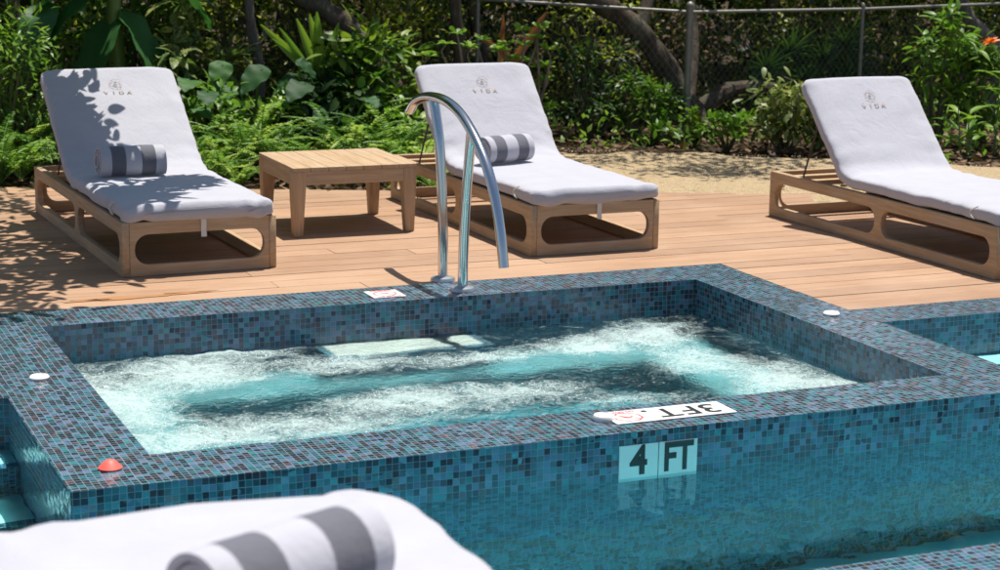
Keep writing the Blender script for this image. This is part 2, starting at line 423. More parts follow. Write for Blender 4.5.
# the raised spa
spa = empty('spa', (0, 0, 0), label='rectangular hot tub clad in blue glass mosaic with a wide flush rim', cat='hot tub')
s = MB(); SF = -1.0
s.box((XL, YF, FL), (XR, Y0, 0), skip='bk')
s.quad([(X1, Y0, SF), (X0, Y0, SF), (X0, Y0, 0), (X1, Y0, 0)], [(X1, SF), (X0, SF), (X0, 0), (X1, 0)])
s.quad([(X0, Y0, 0), (X0, Y0, 0), (X0, Y0, 0)]) if False else None
s.box((XL, Y0, FL), (X0, Y1, 0), skip='bfk'); s.box((X1, Y0, FL), (XR, Y1, 0), skip='bfk')
s.box((XL, Y1, FL), (XR, YB, 0), skip='b')
s.build('rim', M['tile'], spa)
b = MB(); BZ = -.52
b.box((X0 + .002, Y1 - .45, SF), (X1 - .002, Y1 - .002, BZ), skip='b'); b.box((X0 + .002, Y0 + .002, SF), (X0 + .45, Y1 - .452, BZ), skip='b')
b.box((X1 - .45, Y0 + .002, SF), (X1 - .002, Y1 - .452, BZ), skip='b'); b.box((X0 + .452, Y0 + .002, SF), (X1 - .452, Y0 + .45, BZ), skip='b')
b.build('bench', M['plaster_pale'], spa, caustic=True)
b = MB(); b.quad([(X0, Y0, SF), (X1, Y0, SF), (X1, Y1, SF), (X0, Y1, SF)]); b.build('spa_floor', M['plaster_deep'], spa, caustic=True)
b = MB(); SX0, SX1, SY0, SZ = 2.51, 3.28, 7.64, -.205
b.box((SX0 + .035, SY0 + .035, BZ + .002), (SX1 - .035, Y1 - .003, SZ), skip='b'); st = b.build('step', M['plaster_step'], spa, caustic=True, bevel=.012)
b = MB()
b.box((SX0, SY0, BZ + .002), (SX1, SY0 + .033, SZ - .004)); b.box((SX0, SY0 + .034, BZ + .002), (SX0 + .033, Y1 - .004, SZ - .004)); b.box((SX1 - .033, SY0 + .034, BZ + .002), (SX1, Y1 - .004, SZ - .004))
b.build('step_trim', M['tile'], st, caustic=True)

# ------------------------------------------------------------------ water
def wnoise(x, y, comps):
    h = np.zeros_like(x)
    for (kx, ky, ph, am, wx, wy) in comps:
        h += am * np.sin(kx * x + ky * y + ph + 1.3 * np.sin(wx * x + wy * y + ph * 2))
    return h
def comps(n, l0, l1, amp, seed, stretch=1.0):
    r = np.random.default_rng(seed); out = []
    for _ in range(n):
        L = math.exp(r.uniform(math.log(l0), math.log(l1))); an = r.uniform(0, 2 * PI); k = 2 * PI / L
        out.append((k * math.cos(an), k * math.sin(an) * stretch, r.uniform(0, 6.28), amp * (L / l1) / math.sqrt(n) * 1.6, r.uniform(-6, 6), r.uniform(-6, 6)))
    return out
def watergrid(name, x0, y0, x1, y1, step, cmp_, mat, foamf=None, mask=None):
    nx = int((x1 - x0) / step) + 1; ny = int((y1 - y0) / step) + 1
    xs = np.linspace(x0, x1, nx); ys = np.linspace(y0, y1, ny); X, Y = np.meshgrid(xs, ys)
    am = 1.0
    F = foamf(X, Y) if foamf else None
    if F is not None: am = .45 + 1.3 * np.clip(F, 0, 1)
    H = wnoise(X, Y, cmp_) * am
    V = np.stack([X, Y, Z + H], -1).reshape(-1, 3)
    i = (np.arange(ny - 1)[:, None] * nx + np.arange(nx - 1)[None]).ravel()
    Q = np.stack([i, i + 1, i + nx + 1, i + nx], -1)
    if mask is not None:
        cx = V[Q].mean(1); Q = Q[mask(cx[:, 0], cx[:, 1])]
        used = np.unique(Q); rm = np.zeros(len(V), int); rm[used] = np.arange(len(used)); V = V[used]; Q = rm[Q]
    o = np_mesh(name, V, Q, mat, smooth=True, quads=True)
    if F is not None:
        a = o.data.attributes.new('foam', 'FLOAT', 'POINT'); a.data.foreach_set('value', F.ravel().astype(np.float32))
    o.visible_shadow = False      # clear water lets the sun through to the pool floor
    tag(o, kind='structure'); return o
watergrid('pool_water', -1.2, YN - .004, 8.8, YWL + .004, .022, comps(36, .05, .22, .00095, 3), M['water'],
          mask=lambda x, y: (y < YF + .03) | (x < XL + .02) | (x > XR - .02))
SPOTS = []
for (px, py, sx, sy, am) in [(120, 400, .32, .55, .95), (190, 375, .35, .40, 1.0), (215, 435, .55, .22, .85), (240, 350, .40, .22, .95), (350, 362, .45, .22, .75), (480, 358, .40, .20, .70), (400, 400, .42, .28, .80),
        (520, 388, .42, .24, .80), (590, 345, .26, .30, .95), (650, 335, .30, .30, 1.0), (690, 360, .34, .34, 1.0), (770, 378, .30, .30, 1.0), (830, 385, .22, .22, .9), (320, 425, .5, .15, .7), (640, 395, .35, .16, .55)]:
    p = at(px, py, Z); SPOTS.append((p.x, p.y, sx, sy, am))
DARK = [(at(px, py, Z), sx, sy, am) for (px, py, sx, sy, am) in [(245, 398, .30, .16, .75), (330, 385, .30, .14, .65), (590, 368, .42, .20, .95), (500, 372, .30, .14, .6), (690, 384, .28, .14, .7), (250, 334, .5, .16, .9), (400, 340, .5, .22, 1.0), (520, 330, .40, .20, .9),
        (110, 350, .2, .2, .5), (760, 340, .30, .30, .8), (860, 372, .12, .2, .5)]]
def foamf(X, Y):
    F = np.zeros_like(X)
    for (a, b, sx, sy, am) in SPOTS: F = np.maximum(F, am * np.exp(-((X - a) / sx) ** 2 - ((Y - b) / sy) ** 2))
    for (p, sx, sy, am) in DARK: F -= am * np.exp(-((X - p.x) / sx) ** 2 - ((Y - p.y) / sy) ** 2)
    return np.clip(F, 0, 1)
watergrid('spa_water', X0 - .004, Y0 - .004, X1 + .004, Y1 + .004, .012, comps(48, .04, .45, .0095, 5), M['spawater'], foamf)

# froth: small bubbles and flying drops where the jets break the surface
bp = []; bt = []; kk = 0
tx = rng.uniform(X0 + .02, X1 - .02, 60000); ty = rng.uniform(Y0 + .02, Y1 - .02, 60000); tf = foamf(tx, ty)
lump = np.sin(tx * 11 + 2 * np.sin(ty * 9)) * np.sin(ty * 13 + 2 * np.sin(tx * 7))
cc = comps(48, .04, .45, .0095, 5); hh_ = wnoise(tx, ty, cc) * (.45 + 1.3 * np.clip(tf, 0, 1))
okb = (rng.random(60000) < np.clip(tf - .25, 0, 1) * .22 * (1 + .8 * lump))
for x, y, h, f_ in zip(tx[okb], ty[okb], hh_[okb], tf[okb]):
    r0 = rng.uniform(.0015, .0052); fly = rng.random() < .03; z0 = Z + h + (rng.uniform(.004, .05) if fly else -.0005); n0 = len(bp)
    if fly: r0 *= .55
    for q in range(6):
        an = q * PI / 3; bp.append((x + r0 * math.cos(an), y + r0 * math.sin(an), z0))
    bp.append((x, y, z0 + r0 * .9)); bp.append((x, y, z0 - r0 * .9))
    for q in range(6): bt.append((n0 + q, n0 + (q + 1) % 6, n0 + 6)); bt.append((n0 + (q + 1) % 6, n0 + q, n0 + 7))
tag(np_mesh('foam_bubbles', bp, bt, simple('froth', (.72, .80, .79), .12, spec=.8), smooth=True), kind='stuff')
# ------------------------------------------------------------------ decks
def deck_back(x): return 11.85 - (x - 1.76) * 0.374 if x > -50 else 0
d = MB(); BW = .1455; y = YWB + .002
while y < 13.2:
    y1 = y + BW - .005
    # x range per row
    spans = [(-3.2, 9.5)]
    if y < YB - .01: spans = [(-3.2, XL - .003), (XR + .003, 9.5)]
    for (xa, xb) in spans:
        xend = min(xb, 1.76 + (11.85 - y) / .374) if y > 8.3 else xb
        x = xa + (random.uniform(-2.5, 0) if xa < 0 else 0)
        xs = []
        while x < xend:
            ln = random.uniform(2.6, 3.9); x2 = min(x + ln, xend)
            if x2 > xa + .05:
                n0 = len(d.v); d.box((max(x, xa), y, -.028), (x2 - .003, y1, random.uniform(-.0012, .0004)), val=random.random())
                if x2 >= xend and xend < xb:                      # the back edge of the deck is sawn off at an angle
                    for q in range(n0, len(d.v)):
                        if abs(d.v[q][0] - (x2 - .003)) < 1e-6 and abs(d.v[q][1] - y1) < 1e-6: d.v[q] = (x2 - .003 - (y1 - y) / .374, y1, d.v[q][2])
            x += ln
    y += BW
# rows crossing the spa's back edge are trimmed by the rim itself
dk = d.build('deck', M['deck'], bevel=0); tag(dk, kind='structure')
u = MB(); u.box((-3.2, YWB + .003, -.049), (XL - .004, YB + .001, -.031)); u.box((XR + .004, YWB + .003, -.049), (9.5, YB + .001, -.031)); u.box((-3.2, YB + .003, -.049), (9.5, 10.0, -.031))
tag(u.build('deck_underlay', simple('deck_underlay', (.03, .02, .015), .9)), kind='structure')
nd = MB()
y = 0.2
while y < 2.82:
    nd.box((-3.5, y, .40), (9.5, y + .133, .475), val=random.random()); y += .138
nd.box((-3.5, .2, -.05), (9.5, 2.95, .397)); nd.box((-3.5, 2.953, -.05), (9.5, 3.866, -.004), val=.3)
tag(nd.build('near_terrace', M['deck']), kind='structure')
def PX(px, Y):
    d = ray(px, 285); return Y * d.x / d.y
def PZ(px, py, Y):
    d = ray(px, py); return CAMH + Y / d.y * d.z
def PP(px, py, Y):
    d = ray(px, py); t = Y / d.y; return Vector((d.x * t, Y, CAMH + d.z * t))

# gravel path, puddle
gm = N('gravel'); co = gm.co()
vo = gm.n('ShaderNodeTexVoronoi'); vo.inputs['Scale'].default_value = 70; gm.t.links.new(co, vo.inputs['Vector'])
gcol = gm.ramp(vo.outputs['Color'], [(.1, (.29, .215, .12)), (.5, (.39, .295, .175)), (.9, (.46, .37, .24))])
big = gm.noise(co, 2.5, 4).outputs[0]
gcol = gm.mix(gm.math('MULTIPLY', big, .4), gcol, (.42, .31, .18))
M['gravel'] = gm.done(gm.bsdf(gcol, .9, gm.bump(vo.outputs['Distance'], .9, .012), spec=.2))
gv = MB()
gy = lambda x: 12.7 - (x - 5.7) * .64
nx_, ny_ = 60, 22
def gpt(i, j):
    x = 4.95 + i / nx_ * 6; ya = 11.85 - (x - 1.76) * .374 - .35; yb = max(gy(x), ya + .25) + .10 * math.sin(x * 5) + .05 * math.sin(x * 13)
    y = ya + (yb - ya) * j / ny_
    return (x, y, -.016 + .012 * math.sin(3 * x + 2 * y) + .008 * math.sin(9 * x - 7 * y))
for i in range(nx_):
    for j in range(ny_): gv.quad([gpt(i, j), gpt(i + 1, j), gpt(i + 1, j + 1), gpt(i, j + 1)])
tag(gv.build('gravel_path', M['gravel'], smooth=True), kind='structure')
pb = []; pt_ = []
for k in range(5200):
    x = 4.95 + rng.random() * 5.5; ya = 11.85 - (x - 1.76) * .374 + .01; yb = max(gy(x), ya + .2) + .12
    y = ya + (yb - ya) * rng.random(); r0 = rng.uniform(.003, .007); n0 = len(pb)
    for q in range(6):
        an = q * PI / 3 + rng.random(); pb.append((x + r0 * math.cos(an), y + r0 * math.sin(an) * .8, -.014 + rng.random() * .004))
    pb.append((x, y, -.010 + r0 * .8))
    for q in range(6): pt_.append((n0 + q, n0 + (q + 1) % 6, n0 + 6))
pebm = simple('pebbles', (.37, .28, .17), .85, 0, .4, 25)
tag(np_mesh('gravel_pebbles', pb, pt_, pebm), kind='stuff')
pm = N('wet_wood'); M['wet'] = pm.done(pm.bsdf((.44, .225, .105), .35, spec=.4))
for (cx, cy_, rx, ry, s0) in ((1.82, 8.362, .27, .030, 1), (2.06, 8.392, .12, .016, 2), (1.60, 8.350, .10, .016, 3)):
    pd = MB(); pts = []
    for k in range(40):
        an = 2 * PI * k / 40; rr = 1 + .25 * math.sin(3 * an + s0) + .15 * math.sin(7 * an + 2 * s0)
        pts.append((cx + rx * rr * math.cos(an), cy_ + ry * rr * math.sin(an), .0022))
    pd.quad(pts); tag(pd.build('puddle', M['wet']), kind='structure')

# ------------------------------------------------------------------ flat shapes from outlines
def outline(name, polys, thick, mat, parent=None, bevel=0.003):
    """polys: list of closed 2-D outlines (first outer, rest holes) in XY, extruded along Z"""
    cu = bpy.data.curves.new(name, 'CURVE'); cu.dimensions = '2D'; cu.fill_mode = 'BOTH'
    cu.extrude = max(thick / 2 - bevel, .0001); cu.bevel_depth = bevel; cu.bevel_resolution = 1
    if bevel: cu.offset = -bevel
    for pl in polys:
        sp = cu.splines.new('POLY'); sp.points.add(len(pl) - 1)
        for p, q in zip(sp.points, pl): p.co = (q[0], q[1], 0, 1)
        sp.use_cyclic_u = True
    return curve_mesh(cu, name, mat, parent)
def curve_mesh(cu, name, mat, parent):
    tmp = bpy.data.objects.new(name + '_tmp', cu); C.objects.link(tmp)
    dg = bpy.context.evaluated_depsgraph_get(); dg.update()
    me = bpy.data.meshes.new_from_object(tmp.evaluated_get(dg)); bpy.data.objects.remove(tmp); bpy.data.curves.remove(cu)
    me.name = name; me.materials.clear(); me.materials.append(mat)
    o = bpy.data.objects.new(name, me); C.objects.link(o); o.parent = parent
    return o
def text(name, body, size, mat, parent=None, thick=.0012, xs=1.0, bold=0.0, align='CENTER', space=1.0):
    cu = bpy.data.curves.new(name, 'FONT'); cu.body = body; cu.size = size; cu.extrude = thick / 2; cu.align_x = align; cu.align_y = 'CENTER'
    cu.offset = bold; cu.space_character = space
    o = curve_mesh(cu, name, mat, parent)
    if xs != 1:
        for v in o.data.vertices: v.co.x *= xs
    return o
def rrect(x0, y0, x1, y1, r, n=7):
    r = min(r, (x1 - x0) / 2 - 1e-4, (y1 - y0) / 2 - 1e-4); out = []
    for (cx, cy_, a0) in ((x1 - r, y1 - r, 0), (x0 + r, y1 - r, 90), (x0 + r, y0 + r, 180), (x1 - r, y0 + r, 270)):
        for k in range(n + 1):
            a = math.radians(a0 + 90 * k / n); out.append((cx + r * math.cos(a), cy_ + r * math.sin(a)))
    return out
def bake(o, mtx):
    o.data.transform(mtx); o.data.update(); return o

# ------------------------------------------------------------------ sun loungers
LW, LL, LH = .74, 2.05, .262
def mattress(seed, back_deg, hinge=1.12, top=.345, shift=0.0, th=.082, blen=.70, W=.725, R=.3):
    r = np.random.default_rng(seed)
    # top-surface path
    pts = []; y = -.022 + shift
    ang = math.radians(back_deg); bl = R * math.tan(ang / 2)
    ys = hinge - bl
    path = []
    n = 90
    for k in range(n + 1): path.append((y + (ys - y) * k / n, top, 0))
    na = 36
    for k in range(1, na + 1):
        a = ang * k / na; path.append((ys + R * math.sin(a), top + R * (1 - math.cos(a)), a))
    y1, z1 = path[-1][:2]; nb = 60
    for k in range(1, nb + 1):
        t = k / nb * (blen - bl); path.append((y1 + math.cos(ang) * t, z1 + math.sin(ang) * t, ang))
    P = np.array(path); d = np.r_[0, np.cumsum(np.hypot(np.diff(P[:, 0]), np.diff(P[:, 1])))]; S = d[-1]
    NR = 64
    V = []
    ph = r.uniform(0, 6.28, 30)
    for (py, pz, a), s_ in zip(path, d):
        e = min(s_, S - s_); rp = .055; rh = .036
        hw = W / 2 - (rp - math.sqrt(max(rp ** 2 - max(rp - e, 0) ** 2, 0)))
        hh = th / 2 * (.25 + .75 * math.sqrt(max(1 - (max(rh - e, 0) / rh) ** 2, 0)))
        cyy = py + math.sin(a) * th / 2; czz = pz - math.cos(a) * th / 2
        foot = math.exp(-s_ / .12); head = math.exp(-(S - s_) / .1); bend = math.exp(-((py - hinge) / .22) ** 2)
        for k in range(NR):
            q = 2 * PI * k / NR; cq, sq = math.cos(q), math.sin(q); ex = 2 / 5.0
            u = math.copysign(abs(cq) ** (.28), cq); v_ = math.copysign(abs(sq) ** (.45), sq)
            x = u * hw; h = v_ * hh
            side = abs(u) ** 6
            # wrinkles
            wr = .0022 * math.sin(23 * s_ + 3 * math.sin(6 * x + ph[0]) + ph[1]) * math.sin(9 * x + ph[2] + 4 * s_) + .0015 * math.sin(41 * x + 12 * s_ + ph[3])
            wr += bend * .0035 * math.sin(52 * (s_ + .25 * x * math.copysign(1, x)) + 2.5 * math.sin(7 * x + ph[4])) * (.25 + .6 * abs(u) ** 3)
            wr += foot * .007 * math.sin(38 * x + 2.2 * math.sin(13 * x + ph[5]) + 26 * s_) * (.5 + .5 * max(0, -v_) + .3 * side)
            wr += side * .0022 * math.sin(30 * s_ + 3 * math.sin(8 * s_ + ph[6])) * (1 - abs(v_) * .3)
            crown = .006 * (1 - (x / hw) ** 2) if v_ > 0 and hw > 0 else 0
            hh2 = h + wr + crown
            if v_ < -.2: hh2 -= (foot * .012 + .004) * (.5 + .5 * math.sin(17 * x + 9 * s_ + ph[7]))
            xo = x + math.copysign(wr * .8 * side, x)
            V.append((xo, cyy - math.sin(a) * hh2 + (-foot * wr * 1.0), czz + math.cos(a) * hh2))
    n_ = len(path); F = []
    for i in range(n_ - 1):
        for k in range(NR):
            k2 = (k + 1) % NR; F.append((i * NR + k, i * NR + k2, (i + 1) * NR + k2, (i + 1) * NR + k))
    mb = MB(); mb.v = [(v[0] + LW / 2, v[1], v[2]) for v in V]; mb.f = F + [tuple(reversed(range(NR))), tuple(range((n_ - 1) * NR, n_ * NR))]
    mb.uv = [[(0, 0)] * len(f_) for f_ in mb.f]; mb.vals = [0] * len(mb.f)
    tp = path[-1]
    return mb, tp, ang, hinge
def make_lounger(label, loc, rz, seed, back_deg, hinge=1.12, shift=0.0, flat=False, blen=.70, strap_side=True, R=.3):
    e = empty('sun_lounger', loc, rz, label=label, cat='sun lounger', group='sun loungers with white covers')
    side = [rrect(0, 0, LL, LH, .004, 1)[::1]]
    holes = [rrect(.055, .058, .955, LH - .062, .066), rrect(1.015, .058, LL - .055, LH - .062, .066)]
    for x in (0, LW - .034):
        p = outline('side_panel', side + holes, .034, M['teak'], e, .0035)
        bake(p, Matrix.Translation((x + .017, 0, 0)) @ Matrix(((0, 0, 1, 0), (1, 0, 0, 0), (0, 1, 0, 0), (0, 0, 0, 1))))
    for y in (0, LL - .034):
        p = outline('end_panel', [rrect(.0345, 0, LW - .0345, LH, .002, 1), rrect(.06, .056, LW - .06, LH - .060, .066)], .034, M['teak_x'], e, .0035)
        bake(p, Matrix.Translation((0, y + .017, 0)) @ Matrix(((1, 0, 0, 0), (0, 0, 1, 0), (0, 1, 0, 0), (0, 0, 0, 1))))
    for k in range(11):
        s_ = MB(); y = .06 + k * .105
        s_.box((.036, y, LH - .030), (LW - .036, y + .082, LH - .008)); s_.build('slat', M['teak_x'], e, bevel=.003)
    for y in (LL - .12, LL - .30):
        s_ = MB(); s_.box((.036, y, LH - .05), (LW - .036, y + .045, LH - .02)); s_.build('slat', M['teak_x'], e, bevel=.003)
    mb, tp, ang, hg = mattress(seed, back_deg, hinge, .345, shift, blen=blen, R=R)
    mt = mb.build('mattress', M['cloth'], e, smooth=True, angle=80)
    if not flat:
        # board under the raised back and the rod that props it
        th = .082; b_ = MB(); L0, L1_ = .08, blen - .06
        b_.box((.05, 0, 0), (LW - .05, L1_ - L0, .018)); bb = b_.build('backrest_board', M['teak_x'], e, bevel=.003)
        base = Vector((0, hinge + math.sin(ang) * (th + .022) + math.cos(ang) * L0, .345 - math.cos(ang) * (th + .022) + math.sin(ang) * L0 ))
        bake(bb, Matrix.Translation(base) @ Matrix.Rotation(ang, 4, 'X'))
        for x in (.09, LW - .09):
            r_ = MB(); top = base + Vector((x, math.cos(ang) * .38, math.sin(ang) * .38)); r_.tube([top, (x, min(top.y + .22, LL - .2), LH - .035)], .0055, 8)
            r_.build('support_rod', M['dark_metal'], e, smooth=True)
        # embroidered emblem and name
        em = MB(); rot = Matrix.Rotation(ang, 4, 'X')
        org = Vector((LW / 2 + .015, tp[0], tp[1])) - Vector((0, math.cos(ang), math.sin(ang))) * .155 + Vector((0, -math.sin(ang), math.cos(ang))) * .0140
        def ringpts(r, a0, a1, c=(0, 0), n=14): return [(c[0] + r * math.cos(a0 + (a1 - a0) * k / n), c[1] + r * math.sin(a0 + (a1 - a0) * k / n), 0) for k in range(n + 1)]
        for k in range(7):
            a0 = k * PI * 2 / 7; c0 = (.020 * math.cos(a0), .020 * math.sin(a0)); em.tube(ringpts(.0150, a0 - 1.7, a0 + 1.7, c0, 10), .0009, 4)
        em.tube(ringpts(.011, 0, 5.5), .0014, 4); em.tube(ringpts(.005, 1, 6.2), .0015, 4)
        eo = em.build('emblem', M['gold'], mt); bake(eo, Matrix.Translation(org) @ rot)
        for i, ch in enumerate('VIDA'):
            t_ = text('embroidered_letter', ch, .040, M['gold'], mt, .002)
            bake(t_, Matrix.Translation(org + Vector(((i - 1.5) * .042, 0, 0)) - Vector((0, math.cos(ang), math.sin(ang))) * .066) @ rot)
    # straps: a loop round the side of the mattress near the foot, a tag hanging at the front
    s_ = MB(); xx = -.006
    pts = []
    for k in range(15):
        a = PI * k / 16; pts.append((.010 - .016 * math.sin(a), .17 + .045 * math.sin(a) , .340 - .075 * k / 16))
    s_.tube(pts, .0035, 6)
    if strap_side: s_.build('strap', M['strap'], e, smooth=True)
    s_ = MB(); cx = LW * .52; pr = [(-.006, .285), (-.008, .25), (-.006, .215), (-.012, .178)]
    for (ya, za), (yb, zb) in zip(pr, pr[1:]):
        s_.quad([(cx - .013, ya, za), (cx + .013, ya, za), (cx + .013, yb, zb), (cx - .013, yb, zb)]); s_.quad([(cx + .013, ya + .003, za), (cx - .013, ya + .003, za), (cx - .013, yb + .003, zb), (cx + .013, yb + .003, zb)])
    for sx in (-.013, .013):
        for (ya, za), (yb, zb) in zip(pr, pr[1:]): s_.quad([(cx + sx, ya, za), (cx + sx, yb, zb), (cx + sx, yb + .003, zb), (cx + sx, ya + .003, za)])
    s_.build('strap', M['strap'], e)
    return e
l1 = make_lounger('sun lounger left of the wooden table, leaf shadows on its white cover', (1.862, 8.812, .0), math.radians(1.6), 1, 38, 1.21, .0, blen=.80, R=.40)
l1.scale = (1.03, 1, 1)
make_lounger('sun lounger behind the steel handrail, white cover in full sun', (3.925, 8.69, .0), math.radians(.4), 2, 47, 1.20, blen=.69, R=.26)
make_lounger('sun lounger cut by the right edge, backrest raised before the fence post', (5.835, 7.40, .0), math.radians(1.2), 3, 47, 1.31, blen=.67, R=.16)
nl = make_lounger('blurred flat sun lounger nearest the camera at the lower left', (.375, 2.85, .45), 0, 4, 0.5, 1.2, flat=True, blen=.8, strap_side=False)
nl.rotation_euler = (0, 0, PI); nl.location = (.345 + LW, 2.90, .475)

def towel(label, loc, rz, L=.36, R=.078, seed=0, tilt=0):
    """a towel rolled up: a thick spiral swept along its length"""
    turns = 3.6; n = 150; t = .0165; r0 = R - turns * t
    mb = MB(); NS = 30; rr = random.Random(seed); ph = [rr.uniform(0, 6) for _ in range(9)]
    def ptat(a, off, x):
        r = r0 + t * a / (2 * PI) + off
        r *= 1 + .012 * math.sin(3 * a + ph[0]) + .010 * math.sin(5 * x * 8 + ph[1] + a)
        sq = 1 - .10 * max(0, -math.sin(a))
        return (x, r * math.cos(a), r * math.sin(a) * sq)
    A0, A1 = .6, 2 * PI * turns + .4
    prof = [(A0 + (A1 - A0) * k / n, t * .46) for k in range(n + 1)] + [(A1 - (A1 - A0) * k / n, -t * .46) for k in range(n + 1)]
    m_ = len(prof); ring = []
    for i in range(NS + 1):
        u = i / NS; x = -L / 2 + L * u
        edge = min(u, 1 - u) * L
        row = []
        for (a, off) in prof:
            xx = x
            inner = 1 - (a - A0) / (A1 - A0)
            if i in (0, NS): xx += math.copysign(.006 * math.sin(a * .5 + ph[2]) - .010 * inner, x)
            o2 = off * (.75 if i in (0, NS) else 1)
            mb.v.append(ptat(a, o2, xx)); row.append(len(mb.v) - 1)
        ring.append(row)
    for i in range(NS):
        for k in range(m_):
            k2 = (k + 1) % m_; mb.f.append((ring[i][k], ring[i][k2], ring[i + 1][k2], ring[i + 1][k]))
    for k in range(n):
        for row, fl in ((ring[0], True), (ring[-1], False)):
            q = (row[k], row[k + 1], row[m_ - 2 - k], row[m_ - 1 - k]); mb.f.append(q if not fl else tuple(reversed(q)))
    mb.uv = [[(0, 0)] * 4 for _ in mb.f]; mb.vals = [0] * len(mb.f)
    o = mb.build('rolled_towel', M['towel'], smooth=True, angle=60)
    o.location = loc; o.rotation_euler = (rr.uniform(0, .3), tilt, rz)
    tag(o, label, 'towel', 'rolled striped towels'); return o
towel('rolled grey striped towel on the lounger left of the table', (2.115, 9.745, .428), math.radians(1), .335, seed=3)
towel('rolled grey striped towel on the lounger behind the handrail', (4.175, 9.62, .430), math.radians(16), .31, R=.074, seed=5)
tw = towel('large blurred rolled towel nearest the camera', (.722, 2.42, .475 + .345 + .056), math.radians(25), .30, .066, seed=8)

# ------------------------------------------------------------------ side table
t = empty('side_table', (2.94, 9.585, 0), math.radians(-.5), label='low square teak table between the two left loungers', cat='table')
TW, TD, TH = .70, .665, .375
for k in range(1):
    tb = MB(); nb = 7; bw = (TW - .0) / nb
    for i in range(nb):
        tb.box((i * bw + .0012, .0, TH - .022), ((i + 1) * bw - .0012, TD, TH), val=random.random())
    tb.build('tabletop', M['teak'], t, bevel=.0025)
for nm, a, b_, mt in (('apron', (.075, .003, TH - .095), (TW - .075, .028, TH - .0225), 'teak_x'), ('apron', (.075, TD - .028, TH - .095), (TW - .075, TD - .003, TH - .0225), 'teak_x'),
        ('apron', (.003, .075, TH - .095), (.028, TD - .075, TH - .0225), 'teak'), ('apron', (TW - .028, .075, TH - .095), (TW - .003, TD - .075, TH - .0225), 'teak')):
    q = MB(); q.box(a, b_); q.build(nm, M[mt], t, bevel=.002)
M['teak_z'] = wood('weathered_teak_upright', (.335, .215, .120), (.465, .320, .188), (.565, .415, .265), 2)
for sx in (0, 1):
    for sy in (0, 1):
        q = MB(); w0, w1 = .074, .050
        x0 = .001 if sx == 0 else TW - .001; y0 = .001 if sy == 0 else TD - .001; dx = 1 if sx == 0 else -1; dy = 1 if sy == 0 else -1
        top = [(x0, y0), (x0 + dx * w0, y0), (x0 + dx * w0, y0 + dy * w0), (x0, y0 + dy * w0)]
        bot = [(x0 + dx * .008, y0 + dy * .008), (x0 + dx * (w1 + .008), y0 + dy * .008), (x0 + dx * (w1 + .008), y0 + dy * (w1 + .008)), (x0 + dx * .008, y0 + dy * (w1 + .008))]
        zs = [(TH - .0225, top), (TH - .10, top), (0, bot)]
        for (za, A_), (zb, B_) in zip(zs, zs[1:]):
            for k in range(4):
                k2 = (k + 1) % 4; q.quad([(*A_[k], za), (*B_[k], zb), (*B_[k2], zb), (*A_[k2], za)])
        q.quad([(*p_, TH - .0225) for p_ in top]); q.quad([(*p_, 0) for p_ in reversed(bot)])
        q.build('leg', M['teak_z'], t, weld=True, bevel=.003)

# ------------------------------------------------------------------ hand rail
def smooth_path(pts, n=8):
    pts = [Vector(p) for p in pts]; P = [pts[0] * 2 - pts[1]] + pts + [pts[-1] * 2 - pts[-2]]; out = []
    for i in range(1, len(P) - 2):
        for k in range(n):
            t_ = k / n; a, b, c_, d_ = P[i-1], P[i], P[i+1], P[i+2]
            out.append(.5 * ((2 * b) + (c_ - a) * t_ + (2 * a - 5 * b + 4 * c_ - d_) * t_ ** 2 + (3 * b - a - 3 * c_ + d_) * t_ ** 3))
    out.append(pts[-1]); return out
h = empty('handrail', (3.28, 8.15, 0), label='curved stainless steel handrail standing on the tiled rim', cat='handrail')
hx = lambda L: [(0, y - 8.15, z) for (y, z) in L]
q = MB(); q.tube(smooth_path(hx([(8.735, .765), (8.66, .815), (8.52, .852), (8.36, .864), (8.22, .855), (8.08, .822), (7.96, .768), (7.85, .700), (7.76, .625), (7.68, .530), (7.62, .425), (7.575, .31), (7.545, .195)])), .0238, 20)
q.build('grab_bar', M['steel'], h, smooth=True, angle=50)
q = MB(); q.tube(smooth_path(hx([(8.272, .0), (8.278, .25), (8.30, .45), (8.335, .66), (8.385, .79), (8.42, .855)])), .0238, 20); q.build('post', M['steel'], h, smooth=True, angle=50)
q = MB(); q.tube(smooth_path(hx([(8.022, .0), (8.012, .25), (7.99, .45), (7.965, .60), (7.935, .755)])), .0238, 20); q.build('post', M['steel'], h, smooth=True, angle=50)
for yy in (8.272, 8.022):
    q = MB(); q.lathe([(.060, .001), (.060, .006), (.054, .016), (.034, .021), (.026, .022), (.0235, .026)], (0, yy - 8.15, 0), 32); q.build('base_flange', simple('cast_flange', (.50, .52, .53), .35, .8, .15, 40), h, smooth=True)

# ------------------------------------------------------------------ rim fittings and signs
def cap(label, x, y, mat='white', r=.036, hgt=.014):
    q = MB(); 
    if mat == 'red': prof = [(.038, 0), (.039, .005), (.034, .010), (.022, .022), (.012, .029), (.004, .031)]
    else: prof = [(r, 0), (r + .001, hgt * .5), (r - .004, hgt), (r * .62, hgt + .003), (r * .58, hgt - .001), (r * .2, hgt)]
    q.lathe(prof, (0, 0, 0), 32); o = q.build('rim_fitting', M[mat], smooth=True, angle=40); o.location = (x, y, .001)
    return tag(o, label, 'drain cap', 'round fittings on the spa rim')
cap('white round cap on the left side of the spa rim', 1.160, 7.022)
cap('white round cap on the right rear corner of the spa rim', 4.632, 6.990)
cap('white round cap touching the end of the 3 FT marker', at(604, 420).x, at(604, 420).y, r=.040, hgt=.018)
cap('red cone shaped cap on the front left corner of the rim', 1.170, 5.80, 'red')
